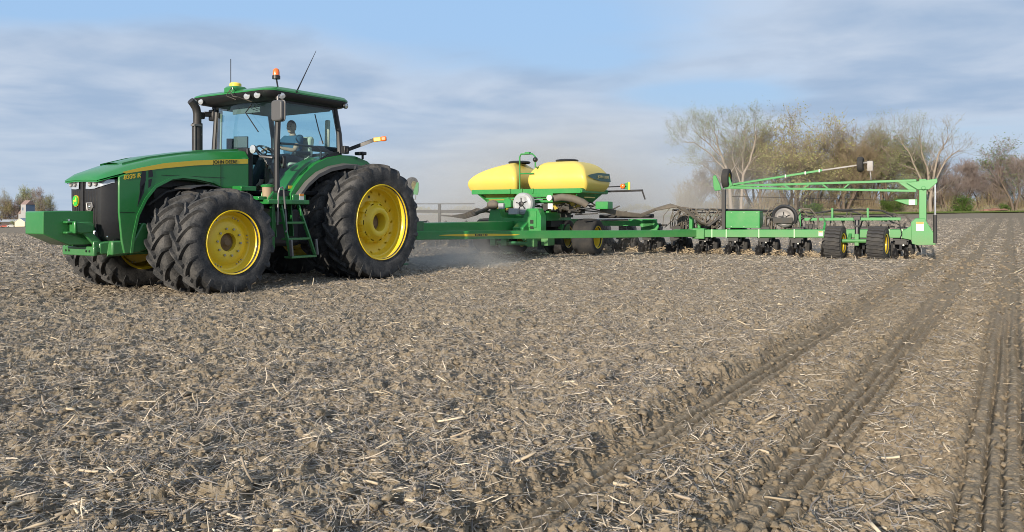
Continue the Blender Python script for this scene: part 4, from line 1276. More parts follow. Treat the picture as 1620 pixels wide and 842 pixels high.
pp(MB().box((-6.9, 1.76, 1.60), (.7, .012, .03)), 'cradle_lettering_strip', STRIPE, bev=0)
# railing with steps between the tanks
m = MB().tube([(-6.12, .03, 1.78), (-6.12, .03, 2.70), (-6.12, .07, 2.78), (-6.12, .42, 2.78), (-6.14, .50, 2.70), (-6.14, .50, 2.42), (-6.5, .52, 2.40)], .022, 8).tube([(-6.12, .03, 2.25), (-6.12, .46, 2.25)], .018, 8).tube([(-6.12, .25, 2.78), (-6.12, .25, 2.83)], .05, 8).box((-6.12, .28, 2.80), (.1, .14, .06))
pp(m, 'tank_ladder', PG, bev=0)
pp(MB().ball((-6.14, .50, 2.62), .07, 12), 'rail_lamp', BLACK, bev=0)
# ducting and hoses under the tanks
m = MB(); rg = random.Random(4)
for k in range(26):
    y0 = rg.uniform(-.6, 1.5); x0 = rg.uniform(-7.6, -5.9)
    pts = [(x0, y0, rg.uniform(1.15, 1.45))]
    for j in range(4): pts.append((pts[-1][0] - rg.uniform(.05, .35), pts[-1][1] + rg.uniform(-.2, .35), max(1.0, min(1.5, pts[-1][2] + rg.uniform(-.12, .10)))))
    m.tube(pts, rg.choice([.014, .02, .03]), 6)
pp(m, 'seed_hoses', HOSE, bev=0)
m = MB().tube([(-6.1, 1.05, 1.56), (-6.15, 1.3, 1.60), (-6.2, 1.6, 1.56), (-6.25, 1.85, 1.46), (-6.3, 1.95, 1.38)], [.09, .10, .10, .10, .09], 12)
pp(m, 'fat_air_hose', HOSE_T, bev=0)
pp(MB().box((-6.5, 2.35, 1.38), (.35, .35, .2)), 'valve_cover', PG, bev=.015)
m = MB(); rg = random.Random(31)
for k in range(16): m.box((rg.uniform(-7.4, -6.2), rg.uniform(-.9, 1.6), rg.uniform(1.05, 1.35)), (rg.uniform(.08, .3), rg.uniform(.08, .3), rg.uniform(.06, .2)))
for k in range(8): y = -.9 + .32 * k; m.tube([(-6.5, y, 1.22), (-7.3, y, 1.20)], .045, 8)
m.box((-7.0, .3, .95), (1.0, 1.0, .3))
pp(m, 'metering_units', DARKFRAME)
m = MB()
for k in range(6):
    o_ = .04 * k
    m.tube([(-6.6, 2.2, 1.35 - o_ * .6), (-7.0, 2.55, 1.22 - o_ * .5), (-7.6, 2.95, 1.14 - o_ * .3), (-8.1, 3.2, 1.30 - o_ * .2), (-8.3, 3.55 + o_, 1.42 - o_ * .3), (-8.6, 3.85 + o_, 1.30 - o_), (-8.9, 4.0 + o_, 1.12 - o_), (-9.2, 4.1 + o_, .85)], .026, 6)
pp(m, 'seed_hose_bundle', HOSE_T, bev=0)
m = MB()
for k in range(5): m.tube([(-5.6, -.6 - .05 * k, 1.2 + .02 * k), (-5.9, -1.2, 1.3 - .04 * k), (-6.5, -2.0, 1.15 - .03 * k), (-7.6, -3.2, 1.08), (-9.0, -4.6, 1.1)], .025, 6)
pp(m, 'far_hose_bundle', HOSE, bev=0)
pp(MB().tube([(-7.9, 1.75, 1.78), (-7.9, 2.9, 1.80)], .028, 8).tube([(-7.9, 2.88, 1.80), (-7.95, 2.95, 1.55)], .022, 8), 'rear_rail', BLACKM, bev=0)
lp = pp(MB().tube([(-7.7, 1.85, 1.90), (-7.8, 2.45, 1.92)], .018, 6).box((-7.82, 2.36, 1.92), (.05, .12, .14)), 'lamp_bracket', BLACK, bev=0)
MB().lathe([(0, .07), (.03, .065), (.05, .03), (.052, .001)], 18, 'x', (-7.79, 2.36, 1.92)).build('amber_lamp', ORANGE, lp)
MB().prism([(2.40, 1.84), (2.36, 1.93), (2.42, 2.0), (2.50, 2.03), (2.50, 1.82)], -7.84, -7.82, 'yz').build('marker_plate', PG, lp)
MB().prism([(2.50, 2.03), (2.56, 2.03), (2.56, 1.82), (2.50, 1.82)], -7.84, -7.82, 'yz').build('marker_plate_edge', STRIPE, lp)
# carrying wheels under the tanks
def flotation_tyre(Ro, W, Rr, bars):
    m = MB(); prof = [(.40 * W, Rr), (.47 * W, Rr + .02), (.50 * W, (Rr + Ro) / 2), (.47 * W, Ro - .05), (.41 * W, Ro - .018), (.2 * W, Ro - .006), (0, Ro - .003), (-.2 * W, Ro - .006), (-.41 * W, Ro - .018), (-.47 * W, Ro - .05), (-.50 * W, (Rr + Ro) / 2), (-.47 * W, Rr + .02), (-.40 * W, Rr)]
    m.lathe(prof, 56, 'y', close=True)
    if bars:
        for i in range(26):
            a = 2 * math.pi * i / 26; da = .38 * 2 * math.pi / 26
            rings = []
            for y, sh_ in ((-.46, .5), (-.22, .2), (-.16, -.1), (.16, .1), (.22, -.2), (.46, -.5)):
                c = a + sh_ * .10
                rings.append([((Ro + e) * math.cos(c + s_ * da), y * W, (Ro + e) * math.sin(c + s_ * da)) for e, s_ in ((-.03, -1), (.030, -.72), (.030, .72), (-.03, 1))])
            m.loft(rings)
    return m
def small_rim(Rr, W):
    m = MB(); m.lathe([(.47 * W, Rr - .015), (.49 * W, Rr + .022), (.40 * W, Rr + .01), (.36 * W, Rr - .03), (.10 * W, Rr - .05), (.06 * W, Rr * .5), (.10 * W, Rr * .32), (.10 * W, .001)], 36, 'y')
    m.lathe([(-.42 * W, Rr + .01), (-.1 * W, Rr - .04), (.10 * W, Rr - .05)], 36, 'y')
    return m
cw = pp(small_rim(.30, .60), 'wheel', YELLOW, bev=0)
flotation_tyre(.52, .64, .30, False).build('tyre', RUBBER_D, cw)
m = MB()
for k in range(6): a = k * math.pi / 3; m.disc((.15 * math.cos(a), .06, .15 * math.sin(a)), .014, .03, n=6)
m.disc((0, .08, 0), .06, .06); m.build('hub', BROWNH, cw)
for i, y in enumerate((1.45, .55, -.95, -1.78)):
    o = cw if i == 0 else copy_tree(cw, planter)
    o.location = (-7.5, y, .51); o.rotation_euler = (0, .4 * i, 0)
pp(MB().tube([(-7.5, -2.0, .51), (-7.5, 1.4, .51)], .06, 10).box((-7.3, .8, .72), (.5, .12, .3)).box((-7.3, -1.35, .72), (.5, .12, .3)), 'wheel_axle', PG)

# ------------------------------------------------------------------ toolbars
pp(MB().beam((-9.0, -3.0, .90), (-9.0, 2.9, .90), .2, .2), 'centre_toolbar')
pp(MB().box((-8.95, 2.72, .86), (.30, .34, .30)).prism([(2.5, .60), (2.5, .95), (2.95, 1.0), (3.05, .80), (2.95, .60)], -8.85, -8.80, 'yz').box((-9.1, 2.75, .70), (.3, .26, .25)), 'wing_hinge', PG, bev=.02)
pp(MB().tube([(-8.2, 1.5, 1.08), (-8.2, 3.1, 1.10)], .055, 12).prism([(2.2, 1.13), (2.3, 1.19), (2.5, 1.14)], -8.22, -8.18, 'yz'), 'fold_cylinder', BLACKM, bev=0)
pp(MB().tube([(-8.4, 1.3, .98), (-8.4, 2.3, .99)], .030, 10), 'cylinder_rod', CHROME, bev=0)
for sg in (1, -1):
    a, b = Vector((-9.38, 3.30 * sg, .595)), Vector((-9.46, 9.50 * sg - (0 if sg > 0 else 1.3), .665))
    tb = pp(MB().beam(a, b, .18, .215), 'wing_toolbar', bev=.012)
    d = (b - a).normalized()
    if sg > 0:
        m = MB()
        for y in (4.42, 4.82, 5.70, 6.62, 8.9, 9.2):
            t = (y - 3.30) / 6.2; c = a.lerp(b, t)
            m.box(c, (.20, .03, .23))
        m.build('clamp_band', surf('pale_clamp', (.35, .55, .33), .5), tb)
        for y in (7.28,):
            c = a.lerp(b, (y - 3.3) / 6.2)
            MB().box(c + Vector((.0925, 0, 0)), (.004, .10, .13)).build('warning_sticker', STICKER, tb)
            MB().box(c + Vector((.0955, 0, .045)), (.003, .09, .035)).build('warning_sticker', STICKO, tb)
        pp(MB().box((-9.35, 4.05, .60), (.25, .34, .30)).beam((-9.35, 3.82, .72), (-9.35, 3.82, 1.10), .10, .16).beam((-9.35, 4.05, .75), (-9.35, 4.05, .95), .08, .12), 'beam_knuckle', PG, bev=.015)
    else:
        m = MB()
        for y in (-4.9, -7.0): m.beam((-9.4, y, .7), (-9.4, y, 1.50), .08, .08)
        m.beam((-9.4, -9.0, 1.50), (-9.4, -3.5, 1.48), .03, .03).beam((-9.5, -9.0, 1.25), (-9.5, -3.0, 1.22), .12, .10)
        pp(m, 'far_wing_rack', BLACKM)
pp(MB().beam((-9.7, 6.82, 1.01), (-9.72, 9.15, 1.03), .08, .075).beam((-9.45, 7.35, .76), (-9.7, 7.35, 1.0), .05, .05).beam((-9.7, 7.52, 1.0), (-9.7, 7.52, 1.31), .05, .05).beam((-9.7, 8.38, 1.0), (-9.7, 8.38, 1.31), .05, .05).beam((-9.7, 6.70, .8), (-9.7, 6.70, 1.28), .05, .05), 'hose_carrier', PG, bev=.004)
m = MB()
m.tube([(-9.85, 3.1, 1.26), (-9.85, 3.9, 1.28), (-9.85, 5.4, 1.26), (-9.85, 6.0, 1.24)], .028, 8).tube([(-9.9, 3.5, 1.19), (-9.9, 4.95, 1.19)], .022, 8)
m.tube([(-9.85, 5.4, 1.26), (-9.85, 5.9, 1.22), (-9.85, 6.05, 1.0), (-9.85, 6.0, .85)], .022, 8)
m.tube([(-9.8, 6.6, 1.22), (-9.8, 7.1, 1.17), (-9.8, 7.6, 1.26), (-9.8, 8.2, 1.27), (-9.8, 8.7, 1.24), (-9.8, 8.95, 1.12), (-9.8, 9.0, 1.02)], .024, 8)
m.tube([(-9.8, 7.5, 1.25), (-9.8, 8.0, 1.22), (-9.8, 8.2, 1.15)], .02, 8)
for y in (6.9, 7.65, 8.55, 8.75): m.tube([(-9.75, y - .28, .98), (-9.75, y - .1, 1.10), (-9.75, y + .12, 1.09), (-9.75, y + .28, .98)], .015, 6)
pp(m, 'supply_tube', BLACK, bev=0)
m = MB(); rg = random.Random(8)
for k in range(34):
    if k == 26: pp(m, 'looped_hoses', HOSE_T, bev=0); m = MB()
    y0 = rg.uniform(3.2, 4.9) if k < 26 else rg.uniform(5.8, 6.9)
    w_ = rg.uniform(.12, .35); z0 = rg.uniform(.95, 1.15); x0 = rg.uniform(-10.0, -9.5)
    h_ = rg.uniform(.12, .32)
    m.tube([(x0, y0 - w_, .72), (x0, y0 - w_ * .9, z0), (x0, y0 - w_ * .3, z0 + h_), (x0, y0 + w_ * .4, z0 + h_ * .9), (x0, y0 + w_, z0), (x0, y0 + w_ * 1.1, .72)], rg.choice([.011, .016, .022]), 6)
pp(m, 'looped_hoses', HOSE_T, bev=0)
m = MB(); rg = random.Random(18)
for k in range(22):
    y0 = rg.uniform(3.2, 4.9); x0 = rg.uniform(-10.0, -9.5)
    m.tube([(x0, y0 - .3, .75), (x0, y0, rg.uniform(.85, 1.05)), (x0, y0 + .3, rg.uniform(.72, .9))], rg.choice([.012, .02]), 6)
m.box((-9.7, 3.45, 1.0), (.2, .18, .25)).box((-9.75, 4.2, .85), (.2, .3, .14))
pp(m, 'tangled_hoses', HOSE, bev=0)
for k in range(15):
    y0 = 5.75 + .235 * k + rg.uniform(-.1, .1); w_ = rg.uniform(.12, .34); h_ = rg.uniform(.08, .22); x0 = rg.uniform(-10.0, -9.6)
    m = MB().tube([(x0, y0 - w_, .74), (x0, y0 - w_ * .8, .98), (x0, y0 - w_ * .2, 1.0 + h_), (x0, y0 + w_ * .5, .98 + h_), (x0, y0 + w_, .92), (x0, y0 + w_ * 1.1, .74)], rg.choice([.012, .016, .02]), 6)
    pp(m, 'row_hose', HOSE, bev=0)
m = MB()
for k in range(12):
    y0 = rg.uniform(1.4, 9.2); m.box((rg.uniform(-9.75, -9.6), y0, .82), (rg.uniform(.05, .15), rg.uniform(.06, .25), rg.uniform(.05, .14)))
pp(m, 'toolbar_fittings', BLACKM)
pp(MB().beam((-9.5, 4.70, .66), (-9.5, 4.70, 1.84), .10, .11).beam((-9.5, 4.68, 1.12), (-9.5, 4.15, .72), .06, .06), 'marker_stand', BLACKM)
cbn = pp(MB().box((-9.55, 5.26, 1.0), (.45, .92, .47)).box((-9.55, 4.86, .97), (.40, .14, .40)), 'control_cabinet', PG, bev=.012)
m = MB()
for y in (4.95, 5.3, 5.65):
    for z in (.80, 1.20): m.disc((-9.323, y, z), .009, .008, 'x', 8)
m.build('cabinet_bolt', STICKER, cbn)
vf = fan((-9.55, 6.33, 1.06), .28, GREYM)
pp(MB().tube([(-9.52, 6.33 + .30 * math.cos(a), 1.06 + .30 * math.sin(a)) for a in [R(-30 + 12 * k) for k in range(20)]], .05, 8), 'fan_intake_duct', BLACK, vf, bev=0)
pp(MB().box((-9.45, 6.3, .98), (.06, .5, .16)).box((-9.5, 6.0, 1.05), (.08, .3, .04)), 'fan_cover', DARKFRAME, vf)

# wing wheels with their lift cylinder
ww = pp(small_rim(.235, .40), 'wheel', YELLOW, bev=0)
flotation_tyre(.405, .42, .235, True).build('tyre', surf('wing_tyre_rubber', (.040, .040, .042), .8, dust=.5, dust_col=(.12, .112, .10), bump=.2, bscale=90, spec=.3, scale=5), ww)
MB().disc((0, .06, 0), .05, .06).build('hub', BROWNH, ww)
for i, (x, y) in enumerate(((-9.05, 8.68), (-9.10, 7.68), (-9.05, -8.68), (-9.1, -7.68))):
    o = ww if i == 0 else copy_tree(ww, planter)
    o.location = (x, y, .415); o.rotation_euler = (0, .3 * i, R(-7))
pp(MB().tube([(-9.08, 7.6, .47), (-9.08, 8.65, .47)], .05, 10).box((-9.15, 8.18, .5), (.2, .10, .3)).beam((-9.1, 8.0, .5), (-9.4, 8.0, .62), .08, .1), 'wheel_yoke', PG)
pp(MB().tube([(-9.15, 8.18, .62), (-9.2, 8.18, 1.08)], .055, 10).box((-9.18, 8.18, 1.05), (.14, .16, .10)).box((-9.1, 8.18, .85), (.06, .14, .04)), 'lift_cylinder', BLACK)
pp(MB().tube([(-9.3, 8.9, 1.0), (-9.3, 9.15, .88), (-9.3, 9.2, .66), (-9.3, 9.16, .55)], .014, 6).box((-9.4, 8.85, .93), (.08, .35, .05)), 'wing_end_hose', BLACK, bev=0)

# end post and folded row markers
def marker(sg):
    Y = lambda y: y * sg - (0 if sg > 0 else 1.35)
    ep = MB()
    ep.beam((-9.40, Y(9.66), .50), (-9.40, Y(9.66), 2.02), .16, .20)
    ep.prism([(Y(9.42), .42), (Y(9.40), .95), (Y(9.50), 1.05), (Y(9.70), 1.05), (Y(9.94), .62), (Y(9.94), .40), (Y(9.55), .38)], -9.315, -9.285, 'yz')
    ep.prism([(Y(9.20), .55), (Y(9.20), .72), (Y(9.45), .9), (Y(9.45), .50)], -9.35, -9.32, 'yz')
    ep = pp(ep, 'end_post', PG)
    MB().box((-9.282, Y(9.60), .85), (.004, .17, .22)).build('warning_sticker', STICKER, ep)
    MB().box((-9.279, Y(9.60), .935), (.004, .165, .05)).build('warning_sticker', STICKO, ep)
    pp(MB().prism([(Y(9.30), 1.95 - .02), (Y(9.98), 2.03), (Y(9.98), 1.93), (Y(9.80), 1.76), (Y(9.55), 1.76)], -9.30, -9.27, 'yz').disc((-9.25, Y(9.68), 1.80), .045, .06, 'x', 14), 'marker_pivot', PG)
    pp(MB().tube([(-9.30, Y(9.93), .45), (-9.30, Y(9.93), 1.14)], .045, 12), 'marker_cylinder', BLACKM, bev=0)
    pp(MB().tube([(-9.30, Y(9.93), 1.14), (-9.30, Y(9.93), 1.92)], .022, 10), 'marker_cylinder_rod', CHROME, bev=0)
    pp(MB().prism([(Y(9.54), 1.37), (Y(9.30), 1.39), (Y(9.02), 1.50), (Y(9.10), 1.52), (Y(9.54), 1.53)], -9.40, -9.37, 'yz'), 'sensor_plate', PG)
    pp(MB().box((-9.362, Y(9.42), 1.45), (.004, .14, .13)), 'warning_sticker', STICKER, bev=0)
    m = MB()
    m.beam((-9.34, Y(9.52), 1.99), (-9.40, Y(5.0), 1.93), .06, .06).beam((-9.34, Y(9.52), 1.73), (-9.40, Y(5.0), 1.88), .06, .055)
    m.prism([(Y(9.52), 2.02), (Y(9.05), 2.00), (Y(9.42), 1.70), (Y(9.52), 1.70)], -9.36, -9.33, 'yz')
    for y0, z0, y1, z1 in ((8.0, 1.96, 7.85, 1.83), (7.85, 1.80, 7.45, 1.80), (7.45, 1.83, 7.3, 1.95), (7.3, 1.94, 7.0, 1.94), (7.0, 1.94, 6.85, 1.83), (6.85, 1.83, 6.5, 1.84), (6.5, 1.84, 6.35, 1.93)):
        m.beam((-9.37, Y(y0), z0), (-9.37, Y(y1), z1), .04, .035)
    m.beam((-9.40, Y(5.25), 1.90), (-9.40, Y(4.75), 1.92), .05, .12)
    pp(m, 'marker_arm', PG, bev=.004)
    m2 = MB(); m2.beam((-9.33, Y(5.0), 1.97), (-9.33, Y(7.32), 2.30), .05, .055)
    m2 = pp(m2, 'marker_outer_arm', PG, bev=.004)
    MB().beam((-9.33, Y(7.32), 2.30), (-9.33, Y(8.18), 2.41), .035, .035).build('arm_tip_bar', GREYM, m2)
    m = MB()
    for y in (6.4, 6.9, 7.25): m.box((-9.33, Y(y), 1.97 + (y - 5) * .142), (.07, .025, .085))
    m.build('arm_clamp', STICKER, m2)
    pp(MB().prism([(Y(4.42), 2.22), (Y(4.50), 2.24), (Y(4.62), 1.98), (Y(4.66), 1.82), (Y(4.48), 1.80), (Y(4.44), 1.9)], -9.42, -9.38, 'yz').beam((-9.36, Y(4.95), 1.93), (-9.36, Y(4.86), 2.18), .03, .07), 'marker_tip_bracket', PG)
    pp(MB().tube([(-9.4, Y(4.55), 1.80), (-9.4, Y(4.56), 1.66), (-9.4, Y(4.62), 1.62)], .018, 6), 'marker_pin', GREYM, bev=0)
    wl = pp(small_rim(.15, .16), 'wheel', YELLOW, bev=0); wl.location = (-9.5, Y(4.78), 2.14)
    flotation_tyre(.285, .20, .15, False).build('tyre', RUBBER_D, wl)
    wl = pp(small_rim(.12, .12), 'wheel', YELLOW, bev=0); wl.location = (-9.35, Y(8.24), 2.43)
    flotation_tyre(.20, .15, .12, False).build('tyre', RUBBER_D, wl)
    pp(MB().box((-9.33, Y(8.47), 2.38), (.12, .14, .26)).tube([(-9.33, Y(8.30), 2.46), (-9.33, Y(8.50), 2.48)], .03, 8).tube([(-9.33, Y(8.47), 2.26), (-9.33, Y(8.49), 2.02)], .022, 8), 'marker_disc_hub', GREYM, bev=.015)
    pp(MB().tube([(-9.4, Y(4.95), 1.64), (-9.4, Y(9.0), 1.50)], .006, 5), 'marker_cable', BLACK, bev=0)
marker(1); marker(-1)

# ------------------------------------------------------------------ row units
def spiked(c, r_, n=12, tilt=0.0):
    m = MB(); q = Matrix.Rotation(tilt, 3, 'Z')
    poly = []
    for k in range(n * 2):
        a = math.pi * k / n; rr_ = r_ if k % 2 == 0 else r_ * .68
        poly.append((rr_ * math.cos(a), rr_ * math.sin(a)))
    m.prism(poly, -.006, .006)
    m.disc((0, 0, 0), .04, .06, n=12)
    m.v = [tuple(Vector(c) + q @ Vector(p)) for p in m.v]
    return m
def make_row_unit():
    u = MB()
    u.box((-.14, 0, .58), (.05, .20, .34)).beam((-.12, .08, .66), (-.50, .08, .52), .02, .05).beam((-.12, -.08, .66), (-.50, -.08, .52), .02, .05).beam((-.12, .08, .50), (-.50, .08, .36), .02, .05).beam((-.12, -.08, .50), (-.50, -.08, .36), .02, .05)
    u.box((-.62, 0, .42), (.40, .20, .40)).box((-.40, 0, .42), (.05, .34, .30)).box((-.2, .0, .44), (.16, .26, .16)).box((-.05, 0, .48), (.12, .30, .05)).beam((-.7, 0, .45), (-1.15, 0, .30), .06, .10)
    u = u.build('row_unit', BLACKM, planter, bev=.006)
    c1 = MB().beam((-.10, .0, .50), (.10, .0, .24), .05, .06).box((-.02, 0, .42), (.12, .22, .10)).beam((.06, .10, .28), (.10, .10, .18), .03, .04).beam((.06, -.10, .28), (.10, -.10, .18), .03, .04)
    c1.build('cleaner_arm', BLACKM, u, bev=.004)
    spiked((.12, .10, .15), .17, 12, .35).build('row_cleaner_wheel', BLACKM, u, smooth=False)
    spiked((.12, -.10, .15), .17, 12, -.35).build('row_cleaner_wheel', BLACKM, u, smooth=False)
    for sg in (1, -1):
        g = MB(); g.lathe([(-.055, .08), (-.06, .16), (-.045, .215), (.045, .215), (.06, .16), (.055, .08)], 28, 'y', (-.60, .17 * sg, .21), close=True)
        g = g.build('gauge_wheel', RUBBER_D, u)
        MB().disc((-.66, .15 * sg, .19), .085, .05, n=16).build('wheel_centre', BLACKM, g)
        MB().disc((-.55, .03 * sg, .17), .19, .006, n=28).build('opener_disc', GREYM, u)
        MB().lathe([(-.02, .05), (-.025, .13), (-.01, .15), (.01, .15), (.025, .13), (.02, .05)], 24, 'y', (-1.12, .09 * sg, .15), close=True).build('closing_wheel', RUBBER_D, u)
        for z in (.36, .47): MB().disc((-.45, .09 * sg, z), .022, .012, 'x', 10).build('unit_bolt', STEEL, u)
    MB().box((-.62, .0, .68), (.30, .20, .16)).disc((-.62, .13, .62), .12, .07, n=20).build('seed_meter', BLACK, u, bev=.02)
    MB().beam((-1.02, 0, .40), (-1.20, 0, .56), .025, .03).build('pressure_lever', BLACKM, u)
    MB().tube([(-.3, .02, .75), (-.45, .05, .85), (-.6, .03, .78)], .02, 6).build('seed_tube', HOSE, u)
    MB().disc((.055, .05, .36), .018, .014, 'x', 10).build('depth_knob', STEEL, u)
    return u
ru = make_row_unit()
rg = random.Random(2)
for i in range(24):
    y = -.03 + .835 * (i - 12)
    o = ru if i == 0 else copy_tree(ru, planter)
    o.scale = (1.1, 1.22, 1.1)
    o.location = (-9.40 - rg.uniform(0, .03), y + rg.uniform(-.015, .015), -.025 + rg.uniform(-.012, .012))
# straw and crumbs thrown up in tufts by the row units
def thrown(seed):
    g = np.random.default_rng(seed); V = []; F = []; T = []
    for i in range(24):
        y0 = -.03 + .835 * (i - 12) + .28
        for k in range(150):
            px = -9.75 + g.normal(0, .22); py = y0 + g.normal(0, .17); h = abs(g.normal(0, .07)) * math.exp(-((py - y0) / .22) ** 2) + .01
            wp = O_P + B_P * (-px) + N_P * py
            gz = h + .02
            d = Vector((g.normal(), g.normal(), g.normal() * .8)).normalized(); L = g.uniform(.03, .11); w_ = g.uniform(.004, .010); s_ = d.orthogonal().normalized() * w_
            c = Vector((wp.x, wp.y, gz)); o_ = len(V)
            for q in (c - d * L - s_, c - d * L + s_, c + d * L + s_, c + d * L - s_): V.append(tuple(q))
            F.append((o_, o_ + 1, o_ + 2, o_ + 3)); t_ = g.uniform(.6, 1.15); T += [(.50 * t_, .40 * t_, .27 * t_, 1)] * 4
    me = bpy.data.meshes.new('thrown_straw'); me.from_pydata(V, [], F)
    at = me.color_attributes.new('tone', 'FLOAT_COLOR', 'POINT'); at.data.foreach_set('color', np.array(T, np.float32).ravel())
    me.materials.append(STRAW); o = bpy.data.objects.new('thrown_straw', me); C.objects.link(o)
    return tag(o, 'little heaps of straw thrown up between the planter row units', 'straw', kind='stuff')
thrown(4)
pp(MB().disc((-9.8, 9.62, .20), .24, .008, n=28), 'coulter_blade', GREYM, bev=0)
pp(MB().beam((-9.5, 9.5, .45), (-9.8, 9.58, .2), .04, .05), 'coulter_arm', BLACKM)

# ------------------------------------------------------------------ trees
def bark_mat(name, c1, c2):
    m, t, out = new_mat(name)
    p = t.node('ShaderNodeBsdfPrincipled'); pos = t.node('ShaderNodeTexCoord').outputs['Object']
    t.put(p.inputs['Base Color'], t.mix(t.noise(pos, 1.6, 5, .6), c1, c2))
    p.inputs['Roughness'].default_value = .9; p.inputs['Specular IOR Level'].default_value = .15
    t.l.new(p.outputs[0], out.inputs[0]); return m
def leaf_mat(name, c1, c2, c3):
    m, t, out = new_mat(name)
    p = t.node('ShaderNodeBsdfPrincipled'); pos = t.node('ShaderNodeTexCoord').outputs['Object']
    n = t.noise(pos, .55, 3, .5); n2 = t.noise(pos, 9, 2, .5)
    col = t.mix(t.smooth(n, .35, .65), c1, c2)
    col = t.mix(t.smooth(n2, .4, .7), col, c3)
    t.put(p.inputs['Base Color'], col); p.inputs['Roughness'].default_value = .7
    p.inputs['Specular IOR Level'].default_value = .2
    tr = t.node('ShaderNodeBsdfTranslucent'); t.l.new(col, tr.inputs[0])
    mx = t.node('ShaderNodeMixShader'); mx.inputs[0].default_value = .35
    t.l.new(p.outputs[0], mx.inputs[1]); t.l.new(tr.outputs[0], mx.inputs[2]); t.l.new(mx.outputs[0], out.inputs[0]); return m
BARK_P = bark_mat('pale_bark', (.20, .165, .135), (.36, .31, .26))
BARK_B = bark_mat('brown_bark', (.085, .066, .052), (.19, .15, .115))
TWIG_P = bark_mat('pale_twigs', (.23, .20, .155), (.33, .29, .23))
TWIG_B = bark_mat('brown_twigs', (.22, .175, .115), (.37, .30, .20))
TWIG_G = bark_mat('grey_twigs', (.21, .17, .155), (.33, .27, .245))
LEAF_Y = leaf_mat('young_green_leaves', (.27, .33, .12), (.36, .39, .17), (.22, .27, .10))
LEAF_O = leaf_mat('ochre_buds', (.40, .38, .17), (.33, .30, .15), (.36, .39, .15))
LEAF_M = leaf_mat('grey_green_leaves', (.17, .24, .10), (.22, .28, .12), (.12, .17, .07))
LEAF_G = leaf_mat('fresh_green_leaves', (.10, .18, .04), (.16, .23, .06), (.08, .13, .03))
LEAF_B = leaf_mat('brown_buds', (.27, .20, .14), (.21, .16, .12), (.29, .24, .14))

class Wood:
    def __init__(s): s.v = []; s.f = []; s.m = []
    def limb(s, pts, rad, n, mat):
        o = len(s.v); prev = None
        for i, p in enumerate(pts):
            d = pts[min(i + 1, len(pts) - 1)] - pts[max(i - 1, 0)]
            d = d.normalized() if d.length > 1e-6 else Vector((0, 0, 1))
            a = d.orthogonal().normalized() if prev is None else (prev - d * prev.dot(d)).normalized()
            prev = a; b = d.cross(a)
            for k in range(n):
                t = 6.28318 * k / n
                q = p + (a * math.cos(t) + b * math.sin(t)) * rad[i]
                s.v.append((q.x, q.y, q.z))
        for i in range(len(pts) - 1):
            for k in range(n):
                k2 = (k + 1) % n
                s.f.append((o + i * n + k, o + i * n + k2, o + (i + 1) * n + k2, o + (i + 1) * n + k)); s.m.append(mat)
    def leaf(s, p, size, g, mat):
        d = Vector((g.gauss(0, 1), g.gauss(0, 1), g.gauss(0, 1))).normalized(); e = d.orthogonal().normalized(); h = d.cross(e)
        o = len(s.v)
        for q in (p - d * size, p + e * size * .55, p + d * size, p - e * size * .55): s.v.append((q.x, q.y, q.z))
        s.f.append((o, o + 1, o + 2, o + 3)); s.m.append(mat)
    def mesh(s, name, mats):
        me = bpy.data.meshes.new(name); me.from_pydata(s.v, [], s.f)
        for m in mats: me.materials.append(m)
        me.polygons.foreach_set('material_index', s.m); me.shade_smooth(); return me

